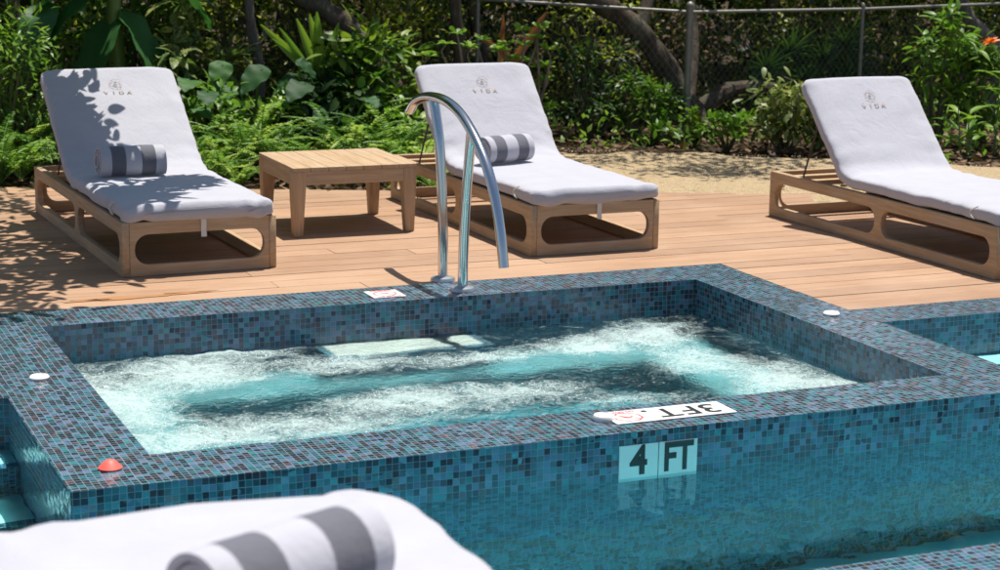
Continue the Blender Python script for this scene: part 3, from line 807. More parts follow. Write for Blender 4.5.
def no_dive(parent, size, z):
    """a red ring with a slash over a diving figure"""
    R_ = size * .36; q = MB()
    def seg(a, b, w_):
        a = Vector(a); b = Vector(b); d_ = (b - a).normalized(); n_ = Vector((-d_.y, d_.x)) * w_ / 2
        q.box((0, 0, 0), (0, 0, 0)) if False else None
        pts = [a - n_, b - n_, b + n_, a + n_]
        q.quad([(p.x, p.y, z) for p in pts])
    for k in range(8):
        a0 = k * PI / 4 + PI / 8; a1 = a0 + PI / 4
        seg((R_ * math.cos(a0), R_ * math.sin(a0)), (R_ * math.cos(a1), R_ * math.sin(a1)), size * .045)
    seg((-R_ * .68, R_ * .68), (R_ * .68, -R_ * .68), size * .04)
    seg((-R_ * .5, -R_ * .2), (R_ * .1, R_ * .25), size * .035); seg((R_ * .1, R_ * .25), (R_ * .45, -R_ * .2), size * .03); seg((R_ * .1, R_ * .25), (R_ * .25, -R_ * .35), size * .03)
    q.build('symbol', M['redink'], parent)
    t_ = text('lettering', 'NO DIVING', size * .15, M['redink'], parent, .0006, .95, .0004); bake(t_, Matrix.Translation((0, -size * .445, z)))
sg = empty('depth_sign', (3.16, 5.776, .001), PI, label='white 3 FT depth marker with red no diving symbol on the front rim', cat='sign')
q = MB(); q.box((-.24, -.0765, 0), (.24, .0765, .004)); q.build('plate', M['enamel'], sg, bevel=.001)
t_ = text('lettering', '3', .150, M['black'], sg, .0006, 1.05, .0022); bake(t_, Matrix.Translation((-.165, -.004, .0046)))
t_ = text('lettering', 'FT.', .150, M['black'], sg, .0006, 1.0, .0022, space=1.15); bake(t_, Matrix.Translation((-.015, -.004, .0046)))
sub = MB(); tmp_parent = empty('no_diving_mark', (.165, .008, 0)); tmp_parent.parent = sg; no_dive(tmp_parent, .15, .0046)
sg2 = empty('no_diving_sign', (2.905, 8.048, .001), 0, label='small white no diving tile with red symbol set in the rear rim', cat='sign')
q = MB(); q.box((-.078, -.076, 0), (.078, .076, .004)); q.build('plate', M['enamel'], sg2, bevel=.001); no_dive(sg2, .15, .0046)
bake_top = text('lettering', 'NO DIVING', .022, M['redink'], sg2, .0006, .9, .0004); bake(bake_top, Matrix.Translation((0, .064, .0046)))
mk = empty('depth_marker', (2.881, YF, -.199), 0, label='pale 4 FT tiles on the front face of the spa at the waterline', cat='sign')
for i, (x0, tx) in enumerate(((0, '4'), (.1545, 'FT'))):
    q = MB(); q.box((x0, -.004, 0), (x0 + .151, -.0005, .153)); pl = q.build('tile', M['enamel'], mk, bevel=.0008)
    t_ = text('lettering', tx, .142, M['black'], pl, .0006, .92 if i == 0 else .78, .0045)
    bake(t_, Matrix.Translation((x0 + .0755, -.0048, .092)) @ Matrix.Rotation(PI / 2, 4, 'X'))

# ================================================================== the garden
def unit(a): return a / np.maximum(np.linalg.norm(a, axis=-1, keepdims=True), 1e-9)
def leaf_arrays(pos, dr, L, W, fold=.18, droop=.25, rich=False, up=None, blunt=False):
    """pos, dr (N,3); L, W (N,); returns verts, tris, leaf index per tri"""
    n = len(pos); dr = unit(dr)
    u = np.tile(np.array([0, 0, 1.]), (n, 1)) if up is None else up
    u = u + rng.normal(0, .35, (n, 3)); s = unit(np.cross(dr, u)); nn = np.cross(s, dr)
    L = np.asarray(L)[:, None]; W = np.asarray(W)[:, None]
    def P(t, x): return pos + dr * L * t + s * W * x * .5 + nn * (abs(x) * W * fold * .5 - droop * L * t * t)
    if not rich:
        V = np.stack([P(0, 0), P(.42, 1), P(1, 0), P(.42, -1), P(.45, 0)], 1)
        T = np.array([[0, 1, 4], [4, 1, 2], [0, 4, 3], [3, 4, 2]])
    else:
        ts = [.12, .3, .5, .7, .88]; ws = [.62, .95, 1.0, .80, .42] if not blunt else [.35, .7, .95, 1.0, .78]
        rows = [P(0, 0)]
        for t_, w_ in zip(ts, ws): rows += [P(t_, -w_), P(t_, 0), P(t_, w_)]
        rows.append(P(1, 0)); V = np.stack(rows, 1); T = [[0, 2, 1], [0, 3, 2]]
        for i in range(4):
            a = 1 + 3 * i
            T += [[a, a+1, a+4], [a, a+4, a+3], [a+1, a+2, a+5], [a+1, a+5, a+4]]
        e_ = 1 + 3 * 4; T += [[e_, e_+1, e_+3], [e_+1, e_+2, e_+3]]; T = np.array(T)
    k = V.shape[1]; TT = (T[None] + (np.arange(n) * k)[:, None, None]).reshape(-1, 3)
    return V.reshape(-1, 3), TT, np.repeat(np.arange(n), len(T))
class Leaves:
    def __init__(s): s.V = []; s.T = []; s.A = []; s.n = 0
    def add(s, pos, dr, L, W, vals=None, **k):
        pos = np.asarray(pos, float).reshape(-1, 3); dr = np.asarray(dr, float).reshape(-1, 3); n = len(pos)
        L = np.broadcast_to(L, (n,)); W = np.broadcast_to(W, (n,))
        V, T, I = leaf_arrays(pos, dr, L, W, **k)
        vals = rng.random(n) if vals is None else np.broadcast_to(vals, (n,))
        s.V.append(V); s.T.append(T + s.n); s.A.append(np.asarray(vals)[I]); s.n += len(V)
    def raw(s, V, T, val):
        V = np.asarray(V, float); T = np.asarray(T); s.V.append(V); s.T.append(T + s.n); s.A.append(np.full(len(T), val)); s.n += len(V)
    def build(s, name, mat, parent=None, origin=(0, 0, 0), smooth=True):
        V = np.concatenate(s.V) - np.array(origin)
        return np_mesh(name, V, np.concatenate(s.T), mat, parent, np.concatenate(s.A), smooth=smooth)
G_ = lambda n, sd: rng.normal(0, sd, (n, 3))
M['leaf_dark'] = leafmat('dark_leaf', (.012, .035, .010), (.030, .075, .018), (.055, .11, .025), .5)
M['leaf_mid'] = leafmat('green_leaf', (.035, .10, .014), (.11, .215, .028), (.24, .32, .045), .36)
M['leaf_bright'] = leafmat('bright_leaf', (.09, .20, .022), (.18, .33, .045), (.30, .42, .07), .4)
M['leaf_yellow'] = leafmat('yellow_green_leaf', (.12, .18, .02), (.34, .37, .045), (.52, .48, .08), .42)
M['leaf_fern'] = leafmat('fern_frond', (.07, .18, .018), (.22, .38, .04), (.38, .50, .07), .5)
M['leaf_hedge'] = leafmat('hedge_leaf', (.03, .06, .010), (.17, .23, .03), (.60, .54, .10), .3)
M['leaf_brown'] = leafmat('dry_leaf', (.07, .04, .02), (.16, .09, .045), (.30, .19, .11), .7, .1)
M['leaf_croton'] = leafmat('variegated_leaf', (.14, .20, .05), (.30, .32, .10), (.48, .45, .20), .4, .3, stripe=(.05, .11, .03))
M['leaf_scheff'] = leafmat('variegated_umbrella_leaf', (.10, .16, .04), (.20, .25, .07), (.40, .40, .16), .35, .3)
M['leaf_banana'] = leafmat('banana_leaf', (.030, .10, .030), (.05, .15, .045), None, .3, .3)
M['leaf_ear'] = leafmat('broad_dull_leaf', (.012, .06, .012), (.028, .11, .022), (.06, .17, .03), .6, .3)
M['leaf_orange'] = leafmat('rust_leaf', (.22, .07, .03), (.32, .13, .05), None, .4, .3)
M['petal'] = leafmat('orange_petal', (.75, .13, .02), (.85, .22, .04), None, .45, .3)
M['bark'] = bark('grey_brown_bark', (.028, .022, .017), (.115, .088, .066))
M['bark_pale'] = bark('pale_bark', (.10, .085, .07), (.27, .235, .195))
M['stem'] = simple('green_brown_stem', (.10, .10, .045), .7, 0, .3, 20)
M['stem_green'] = simple('green_stem', (.10, .18, .04), .5, 0, .25, 14)

# ---- shrub: branches out from the base, leaves in clusters at their ends
def shrub(name, label, cat, px, Y, w, h, n, L, W, mat, z0=0.0, depth=None, lift=.15, droop=.25, dirup=.3, clusters=None, group=None, rich=False, X=None, stem='stem', tight=.10, blunt=False):
    x = PX(px, Y) if X is None else X
    e = empty(name, (x, Y, z0 - .05), label=label, cat=cat, group=group)
    depth = depth or w * .8; K = clusters or max(8, int(n / 28)); lv = Leaves(); sm = MB()
    for k in range(K):
        a = rng.uniform(0, 2 * PI); r = math.sqrt(rng.random()); zz = lift * h + (h - lift * h) * rng.random() ** .8
        rr = r * (1 - .35 * abs(zz / h - .5) * 2)
        c = np.array([rr * math.cos(a) * w / 2, rr * math.sin(a) * depth / 2, zz + .05])
        m = max(3, int(n / K * rng.uniform(.5, 1.5))); sd = tight * rng.uniform(.6, 1.3) * (w + h) / 2
        p = c + G_(m, sd) * np.array([1, 1, .7]); p[:, 2] = np.maximum(p[:, 2], .03)
        d_ = (p - c) * 6 / max(sd, .01) * .12 + G_(m, .5) + np.array([0, 0, dirup]) + c * np.array([.5, .5, 0])
        lv.add(p, d_, L * rng.uniform(.6, 1.25, m), W * rng.uniform(.7, 1.2, m), vals=np.clip(rng.normal(.5, .2, 1) + rng.normal(0, .2, m), 0, 1), droop=droop, rich=rich, blunt=blunt)
        b0 = Vector((c[0] * .12, c[1] * .12, 0)); cv = Vector(c)
        sm.tube([b0, b0.lerp(cv, .5) + Vector((0, 0, .06 * h)), cv], [.010 + .006 * h, .007, .003], 5, caps=False)
    lv.build('foliage', M[mat], e); sm.build('stem', M[stem], e, smooth=True)
    return e

# ---- ferns
def make_fern(seed, label):
    global rng
    keep = rng; rng = np.random.default_rng(seed)
    e = empty('fern', label=label, cat='fern', group='ferns along the edge of the deck'); lv = Leaves(); sm = MB()
    for k in range(15):
        a = k * 2.4 + rng.uniform(-.3, .3); Lf = rng.uniform(.46, .72); el = rng.uniform(.85, 1.42)
        dirh = np.array([math.cos(a), math.sin(a), 0]); pts = []; p = np.array([0, 0, .03]); seg = Lf / 36; th = el
        for i in range(37):
            pts.append(p.copy()); p = p + (dirh * math.cos(th) + np.array([0, 0, math.sin(th)])) * seg; th -= .040 * rng.uniform(.6, 1.4)
        pts = np.array(pts); side = np.cross(dirh, [0, 0, 1])
        sm.tube([tuple(q) for q in pts[::3]], [.003] * len(pts[::3]), 4, caps=False)
        pp = []; dd = []; LL_ = []
        for i in range(5, 37):
            t_ = (i - 5) / 31; ln = .060 * math.sin(PI * min(1, .18 + .82 * (1 - t_)) * .5) * (.45 + .55 * min(1, t_ * 4)) * (1.0 if t_ < .85 else (1 - t_) / .15 * .8 + .2)
            tg = pts[i] - pts[i - 1]; tg /= np.linalg.norm(tg)
            for sgn in (-1, 1):
                pp.append(pts[i]); dd.append(side * sgn + tg * .45 + np.array([0, 0, rng.uniform(-.1, .15)])); LL_.append(ln)
        lv.add(pp, dd, np.array(LL_), .017, vals=np.clip(rng.normal(.55, .35), 0, 1) + rng.uniform(-.1, .1, len(pp)), droop=.12)
    lv.build('frond', M['leaf_fern'], e, smooth=False); sm.build('stem', M['stem_green'], e)
    rng = keep; return e
fern_spots = [(4, 12.05, 1.0, 'fern at the left edge of the photo beside the deck'), (24, 12.15, 1.15, 'fern just left of the raised back of the left lounger'),
    (48, 12.5, 1.1, 'tall fern hidden partly by the left lounger backrest'),
    (196, 12.15, 1.0, 'fern right beside the right edge of the left lounger backrest'), (222, 11.75, .95, 'fern between the left lounger and the wooden table'),
    (246, 12.2, 1.1, 'fern behind the left rear corner of the wooden table'), (280, 12.0, .9, 'fern rising behind the left half of the tabletop'),
    (318, 11.9, 1.0, 'fern rising behind the middle of the tabletop'), (352, 12.0, 1.1, 'fern behind the right half of the tabletop'),
    (392, 11.95, 1.05, 'fern behind the right rear corner of the wooden table'), (420, 11.6, .95, 'fern between the wooden table and the handrail'),
    (240, 11.5, .6, 'small fern under the left part of the wooden table'), (340, 11.35, .55, 'small fern seen beneath the wooden table'),
    (432, 11.05, .62, 'small fern seen through the open frame of the lounger behind the handrail'), (205, 11.65, .7, 'low fern by the foot end of the left lounger'), (370, 11.3, .6, 'low fern seen beneath the table by its right leg')]
fern_spots += [(212, 12.5, 1.0, 'fern in the second row right of the left lounger backrest'), (262, 12.45, 1.1, 'fern in the second row above the left end of the tabletop'),
    (336, 12.35, 1.15, 'fern in the second row below the small elephant ear plant'), (378, 12.4, 1.0, 'fern in the second row above the right end of the tabletop'), (14, 12.6, 1.2, 'fern in the second row at the left edge of the photo')]
protos = [make_fern(100 + i, 'fern') for i in range(3)]
for i, (px, Y, s_, lab) in enumerate(fern_spots):
    o = protos[i] if i < 3 else copy_tree(protos[i % 3])
    o.location = (PX(px, Y), Y, -.05); o.rotation_euler = (0, 0, i * 1.9); o.scale = (s_,) * 3; o['label'] = lab

# ---- shrubs (name, label, cat, px, Y, width, height, leaves ...)
shrub('leafy_shrub', 'bright fine leaved shrub at the left edge behind the deck', 'shrub', 8, 12.75, .75, .95, 1500, .085, .024, 'leaf_bright', dirup=.2)
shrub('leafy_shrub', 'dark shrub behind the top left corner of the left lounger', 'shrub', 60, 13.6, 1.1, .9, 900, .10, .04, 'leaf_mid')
shrub('croton', 'yellow and green variegated shrub between the banana stem and the pale trunk', 'shrub', 205, 13.6, .62, 1.15, 420, .15, .07, 'leaf_croton', rich=True, dirup=-.2, droop=.4)
shrub('croton', 'small yellow variegated shrub low behind the left lounger shoulder', 'shrub', 178, 13.2, .45, .8, 160, .14, .065, 'leaf_croton', rich=True, dirup=-.2, droop=.4)
shrub('leafy_shrub', 'mid green shrub between the blade leaved palm and the lounger behind the handrail', 'shrub', 372, 12.9, .8, .85, 520, .12, .05, 'leaf_mid', rich=True)
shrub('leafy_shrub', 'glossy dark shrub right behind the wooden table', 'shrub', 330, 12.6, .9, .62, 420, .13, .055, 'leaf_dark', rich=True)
shrub('leafy_shrub', 'yellow green speckled shrub above the handrail curve', 'shrub', 395, 14.1, 1.0, 1.35, 1300, .065, .032, 'leaf_yellow')
shrub('leafy_shrub', 'fine leaved green shrub at the top between the two dark trunks', 'shrub', 430, 14.3, .8, 1.4, 1000, .06, .03, 'leaf_bright')
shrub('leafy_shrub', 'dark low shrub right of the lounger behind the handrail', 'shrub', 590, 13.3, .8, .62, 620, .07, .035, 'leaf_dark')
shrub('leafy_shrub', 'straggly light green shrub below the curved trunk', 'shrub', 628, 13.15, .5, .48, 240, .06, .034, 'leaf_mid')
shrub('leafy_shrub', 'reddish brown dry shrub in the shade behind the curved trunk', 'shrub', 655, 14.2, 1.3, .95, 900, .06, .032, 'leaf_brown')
shrub('round_leaf_plant', 'low plant with round bright leaves left of the fence post', 'plant', 672, 12.75, .42, .20, 150, .06, .048, 'leaf_mid', rich=True, dirup=.6, blunt=True)
shrub('round_leaf_plant', 'low plant with round bright leaves right of the fence post', 'plant', 722, 12.35, .42, .24, 190, .065, .052, 'leaf_bright', rich=True, dirup=.6, blunt=True)
shrub('umbrella_shrub', 'cream and green umbrella plant left of the right lounger', 'shrub', 778, 12.15, .78, .43, 620, .095, .036, 'leaf_scheff', rich=True, dirup=.1, droop=.3, blunt=True)
shrub('umbrella_shrub', 'cream and green umbrella plant behind the right lounger support rod', 'shrub', 826, 12.0, .5, .36, 260, .095, .036, 'leaf_scheff', rich=True, dirup=.1, droop=.3, blunt=True)
shrub('leafy_shrub', 'tall pale green pointed leaved shrub right of the right lounger backrest', 'shrub', 925, 12.1, .55, .98, 420, .11, .038, 'leaf_bright', rich=True, droop=.35, tight=.075)
shrub('leafy_shrub', 'green shrub leaning in from the right edge above the lounger', 'shrub', 965, 12.0, .5, .72, 380, .10, .042, 'leaf_mid', rich=True, droop=.3)
shrub('leafy_shrub', 'yellow green shrub beyond the fence between its two posts', 'shrub', 780, 15.2, 1.9, 1.5, 1500, .065, .03, 'leaf_yellow')
shrub('leafy_shrub', 'yellow green shrub beyond the fence right of the thin post', 'shrub', 905, 15.2, 1.1, 1.5, 1200, .065, .03, 'leaf_yellow')

shrub('small_leaf_plant', 'low bright plant at the right shoulder of the left lounger', 'plant', 222, 12.75, .5, .5, 260, .085, .04, 'leaf_bright', rich=True, dirup=.3)
shrub('small_leaf_plant', 'low bright plant above the left rear corner of the table', 'plant', 268, 12.6, .45, .42, 200, .08, .04, 'leaf_bright', rich=True, dirup=.3)
shrub('small_leaf_plant', 'light green plant between the table and the lounger behind the handrail', 'plant', 402, 12.5, .4, .55, 200, .09, .04, 'leaf_bright', rich=True, dirup=.2)
shrub('leafy_shrub', 'green shrub filling the gap behind the banana stem', 'shrub', 140, 14.0, .9, 1.3, 900, .085, .04, 'leaf_mid')
shrub('leafy_shrub', 'yellow green shrub just left of the slim pale trunk top', 'shrub', 232, 14.3, .8, 1.5, 800, .08, .04, 'leaf_yellow')
shrub('leafy_shrub', 'fine yellow green shrub behind the blade leaved palm', 'shrub', 320, 14.2, 1.0, 1.5, 1100, .07, .035, 'leaf_yellow')
shrub('leafy_shrub', 'bright low shrub in front of the hedge right of the rosette shrub', 'shrub', 590, 14.1, 1.1, 1.0, 900, .06, .03, 'leaf_yellow')
shrub('leafy_shrub', 'loose green shrub at the foot of the curved trunk', 'shrub', 650, 13.0, .5, .42, 240, .07, .035, 'leaf_mid')
# ---- rosette shrub behind the middle lounger
e = empty('rosette_shrub', (PX(500, 12.4), 12.4, -.05), label='light green rosette leaved shrub behind the lounger by the handrail', cat='shrub')
lv = Leaves(); sm = MB(); O = Vector(e.location)
for (px, py) in [(446, 44), (457, 34), (470, 48), (482, 40), (498, 50), (507, 44), (524, 46), (536, 38), (541, 28), (548, 50), (530, 62), (538, 68), (547, 66), (534, 86), (541, 98), (550, 108), (430, 56), (522, 30), (512, 60), (545, 80)]:
    Y = 12.4 + random.uniform(-.15, .15); c = PP(px, py, Y) - O
    m = 11; a = np.arange(m) * 2.4 + random.random(); el = rng.uniform(.1, .9, m)
    dd = np.stack([np.cos(a) * np.cos(el), np.sin(a) * np.cos(el), np.sin(el)], 1)
    lv.add(np.tile(np.array(c), (m, 1)), dd, rng.uniform(.055, .085, m), .036, droop=.25, rich=True, blunt=True)
    b0 = Vector((random.uniform(-.1, .1), random.uniform(-.05, .05), 0)); md = b0.lerp(c, .55) + Vector((random.uniform(-.08, .08), 0, -.1))
    sm.tube(smooth_path([b0, md, c - Vector((random.uniform(-.03, .03), 0, .10)), c], 5), [.013] * 6 + [.009] * 5 + [.006] * 5, 6, caps=False)
lv.build('foliage', M['leaf_bright'], e); sm.build('stem', M['bark_pale'], e, smooth=True)

# ---- broad leaf plants (elephant ear, banana), long blades
def blade(lv, base, dr, L, W, seg=14, droop=.5, ws=None, wave=.0, val=.5, ridge=.12, up=(0, 0, 1)):
    dr = np.array(dr, float); dr /= np.linalg.norm(dr); s_ = np.cross(dr, up); s_ /= np.linalg.norm(s_); nn = np.cross(s_, dr)
    V = []; cols = [-1, -.5, 0, .5, 1]
    p = np.array(base, float); d_ = dr.copy()
    for i in range(seg + 1):
        t_ = i / seg; w_ = (ws(t_) if ws else math.sin(PI * (t_ * .92 + .06)) ** .7) * W / 2
        nloc = np.cross(s_, d_)
        for c_ in cols:
            V.append(p + s_ * w_ * c_ + nloc * (abs(c_) * ridge * w_ + wave * math.sin(t_ * 19 + c_ * 2) * abs(c_)))
        p = p + d_ * L / seg; d_ = d_ + np.array([0, 0, -droop / seg]); d_ /= np.linalg.norm(d_)
    T = []
    for i in range(seg):
        for c_ in range(4):
            a = i * 5 + c_; T += [[a, a + 1, a + 6], [a, a + 6, a + 5]]
    lv.raw(V, T, val)
heart = lambda t: (math.sin(min(t / .3, 1) * PI / 2) ** .6 if t < .3 else math.cos((t - .3) / .7 * PI / 2) ** .8) + .01
ear_list = [(255, 12.95, 'broad dark leaved elephant ear plant behind the left end of the table', [(232, 92, .34), (262, 70, .36), (246, 118, .30), (285, 100, .34), (222, 65, .30), (295, 78, .30)]),
    (300, 12.7, 'pale broad leaved elephant ear plant above the middle of the table', [(305, 84, .34), (286, 95, .28), (325, 108, .26), (300, 62, .24)]),
    (205, 12.9, 'elephant ear plant with dull leaves beside the left lounger backrest', [(196, 108, .26), (208, 92, .26), (190, 80, .28)]),
    (350, 12.5, 'small elephant ear plant right of the blade leaved palm', [(322, 112, .2), (352, 120, .22), (368, 98, .2)])]
for (px, Y, lab, lvls) in ear_list:
    e = empty('elephant_ear', (PX(px, Y), Y, -.05), label=lab, cat='plant', group='broad leaved elephant ear plants'); lv = Leaves(); sm = MB(); O = Vector(e.location)
    for (lx, ly, sz) in lvls:
        c = PP(lx, ly, Y - random.uniform(.0, .35)) - O; a = random.uniform(-3.6, .5)
        dr = (math.cos(a), math.sin(a) * .8, -.45 + random.uniform(-.3, .6))
        lv = Leaves(); blade(lv, Vector(c) - Vector(dr) * sz * .15, dr, sz * .82, sz * .56, droop=.9, ws=heart, wave=.008, val=random.random(), up=(0, -.4, 1)); lv.build('leaf', M['leaf_ear'], e)
        sm.tube(smooth_path([(0, 0, 0), (c.x * .4, c.y * .4, c.z * .7), tuple(c)], 5), .008, 6, caps=False)
    sm.build('stem', M['stem_green'], e, smooth=True)
# banana
e = empty('banana_plant', (PX(122, 13.3), 13.3, -.05), label='banana plant with a thick green stem behind the left lounger', cat='plant'); O = Vector(e.location)
sm = MB(); sm.tube(smooth_path([(0, 0, 0), (.01, 0, .5), (-.01, 0, 1.0), (.02, 0, 1.7)], 6), [.07] * 6 + [.062] * 6 + [.05] * 7, 12); sm.build('trunk', M['stem_green'], e, smooth=True)
lv = Leaves()
for (dx, dy, z, a, dz, L_, W_) in [(-.02, -.05, 1.30, 2.9, -.25, .95, .30), (0, 0, 1.0, -2.4, -.9, .75, .26), (.03, 0, 1.05, -.9, -.9, .7, .24), (0, 0, 1.6, 1.0, .4, 1.3, .36), (0, 0, 1.7, -1.8, .5, 1.3, .36), (0, 0, 1.6, 3.6, .3, 1.2, .34), (-.1, -.1, 1.15, 3.4, -.35, .7, .24), (.05, -.05, 1.35, .1, -.2, .8, .24), (-.45, .0, 1.1, -2.2, -.7, .6, .26)]:
    lv = Leaves(); blade(lv, (dx, dy, z), (math.cos(a), math.sin(a), dz), L_, W_, droop=1.1, ws=lambda t: min(1, t * 6 + .08) * (1 - max(0, t - .72) ** 2 * 11), wave=.012, val=random.random(), ridge=.25); lv.build('leaf', M['leaf_banana'], e)
# blade leaved palm
e = empty('blade_palm', (PX(325, 12.9), 12.9, -.05), label='young palm with upright bright green blades above the table', cat='plant'); O = Vector(e.location); lv = Leaves()
for (px, py, W_, v_) in [(262, 26, .055, .9), (272, 40, .05, .7), (284, 30, .045, .6), (296, 22, .06, .8), (306, 18, .065, .9), (318, 16, .07, .6), (338, 26, .055, .4), (352, 55, .05, .3)]:
    b0 = PP(322, 82, 12.9) - O; tp = PP(px, py, 12.85) - O; d_ = (tp - b0) + Vector((0, -.05, .05))
    lv = Leaves(); blade(lv, b0 + Vector((random.uniform(-.03, .03), 0, -.04)), tuple(d_), d_.length * 1.05, W_ * 1.25, droop=.10, ws=lambda t: math.sin(PI * (t * .85 + .12)) ** .8, val=v_, ridge=.5, up=(0, -1, .2)); lv.build('leaf', M['leaf_bright'], e)
sm = MB(); b0 = PP(322, 82, 12.9) - O; sm.tube([(0, 0, 0), tuple(b0)], [.02, .012], 6); sm.build('stem', M['stem_green'], e, smooth=True)
# rust coloured strap plant
e = empty('rust_strap_plant', (PX(530, 12.8), 12.8, -.05), label='rust coloured strap leaf rising behind the rosette shrub', cat='plant'); O = Vector(e.location); lv = Leaves()
for (bx, by, px, py, W_, v_) in [(517, 55, 543, 12, .07, .8), (500, 60, 503, 15, .045, .3), (512, 60, 478, 30, .05, .4)]:
    b0 = PP(bx, by, 12.8) - O; tp = PP(px, py, 12.75) - O
    lv = Leaves(); blade(lv, b0 - (tp - b0) * .6, tuple(tp - b0), (tp - b0).length * 1.65, W_, droop=.15, val=v_, ridge=.5, up=(0, -1, .2)); lv.build('leaf', M['leaf_orange'], e)
sm = MB(); b0 = PP(510, 80, 12.8) - O; sm.tube([(0, 0, 0), tuple(b0)], .02, 6); sm.build('stem', M['stem'], e)
# ginger plants, right edge
for (px, Y, lab, n, hh) in [(985, 11.55, 'ginger plant with long bright leaves at the right edge', 8, .62), (958, 11.45, 'short ginger plant with a single upright stalk by the right lounger', 5, .40), (1010, 11.9, 'tall ginger plant cut by the right edge of the photo', 9, .85)]:
    e = empty('ginger_plant', (PX(px, Y), Y, -.05), label=lab, cat='plant', group='ginger plants at the right edge'); lv = Leaves(); sm = MB()
    for k in range(3):
        bx, by = random.uniform(-.06, .06), random.uniform(-.06, .06); tx, ty = bx * 2.2, by * 2.2
        sm.tube([(bx, by, 0), ((bx + tx) / 2, (by + ty) / 2, hh * .5), (tx, ty, hh)], [.009, .007, .004], 6, caps=False)
        for i in range(n):
            t_ = .25 + .75 * i / n; a = i * 2.9 + k + random.random(); 
            blade(lv, (bx + (tx - bx) * t_, by + (ty - by) * t_, hh * t_), (math.cos(a), math.sin(a), .75), random.uniform(.17, .27), .058, droop=.9, val=random.random(), ridge=.3)
    lv.build('leaf', M['leaf_bright'], e); sm.build('stem', M['stem_green'], e, smooth=True)
# orange flower
e = empty('orange_flower', (PX(994, 11.7), 11.7, -.05), label='single orange flower on a tall stalk at the upper right edge', cat='flower'); O = Vector(e.location); c = PP(990, 42, 11.7) - O
sm = MB(); sm.tube(smooth_path([(0, 0, 0), (.03, 0, c.z * .6), tuple(c)], 5), .006, 6); sm.build('stem', M['stem_green'], e, smooth=True)
lv = Leaves(); m_ = 16; a = np.arange(m_) * 2.4; el = rng.uniform(-.2, 1.2, m_)
lv.add(np.tile(np.array(c), (m_, 1)), np.stack([np.cos(a) * np.cos(el), np.sin(a) * np.cos(el), np.sin(el)], 1), rng.uniform(.06, .09, m_), .022, rich=True, droop=.2); lv.build('petal', M['petal'], e)
# fan palm beyond the fence
e = empty('fan_palm', (PX(815, 14.0), 14.0, -.05), label='dark fan palm beyond the fence above the umbrella plant', cat='palm'); lv = Leaves(); sm = MB(); O = Vector(e.location)
for (px, py) in [(790, 52), (822, 60), (845, 45), (805, 80), (838, 88), (765, 70), (850, 70)]:
    c = PP(px, py, 14.0 - random.uniform(0, .4)) - O; sm.tube([(0, 0, .1), (c.x * .5, c.y * .5, c.z * .75), tuple(c)], .008, 5, caps=False)
    tilt = random.uniform(-.5, .5)
    for k in range(19):
        a = tilt + PI / 2 + (k - 9) * .27; blade(lv, c, (math.cos(a), -.35 + random.uniform(-.1, .1), math.sin(a)), random.uniform(.24, .32), .028, seg=5, droop=.35, val=random.random(), ridge=.6, up=(0, -1, .1))
lv.build('leaf', M['leaf_dark'], e); sm.build('stem', M['stem'], e)

# ---- trees: visible trunks with their crowns overhead
def tree(name, label, trunk, rad, limbs, crown, mat='leaf_mid', barkm='bark', leafL=.11, leafW=.045, n=5000, sd=.42, tight=.33, rich=False):
    o0 = Vector(trunk[0]); e = empty(name, tuple(o0), label=label, cat='tree', group='trees of the garden')
    rel = [Vector(p) - o0 for p in trunk]; sp = smooth_path(rel, 7); m_ = len(sp)
    mb = MB(); rr = [rad[0] + (rad[1] - rad[0]) * i / (m_ - 1) for i in range(m_)]; rr = [r * (1 + .10 * math.sin(i * 1.3) + (.5 * math.exp(-i / 2.0) if trunk[0][2] <= 0 else 0)) for i, r in enumerate(rr)]
    mb.tube(sp, rr, 12)
    for L in limbs:
        q = smooth_path([Vector(p) - o0 for p in L], 5); mb.tube(q, [rad[1] * .75 * (1 - .75 * i / (len(q) - 1)) for i in range(len(q))], 8)
    mb.build('trunk', M[barkm], e, smooth=True, angle=60)
    lv = Leaves(); cs = np.array(crown); per = n // len(cs)
    tw = MB()
    for c in cs:
        p = c[:3] - np.array(o0) + G_(per, sd * (c[3] if len(c) > 3 else 1)) * np.array([1, 1, .55]); sub = rng.integers(0, 7, per)
        ctr = G_(7, sd * .9 * (c[3] if len(c) > 3 else 1)) * np.array([1, 1, .6]); p = c[:3] - np.array(o0) + ctr[sub] + G_(per, sd * tight * (c[3] if len(c) > 3 else 1))
        lv.add(p, G_(per, 1) + np.array([0, 0, -.25]), leafL * rng.uniform(.6, 1.2, per), leafW * rng.uniform(.7, 1.2, per), droop=.2, rich=rich)
    lv.build('crown', M[mat], e)
    return e
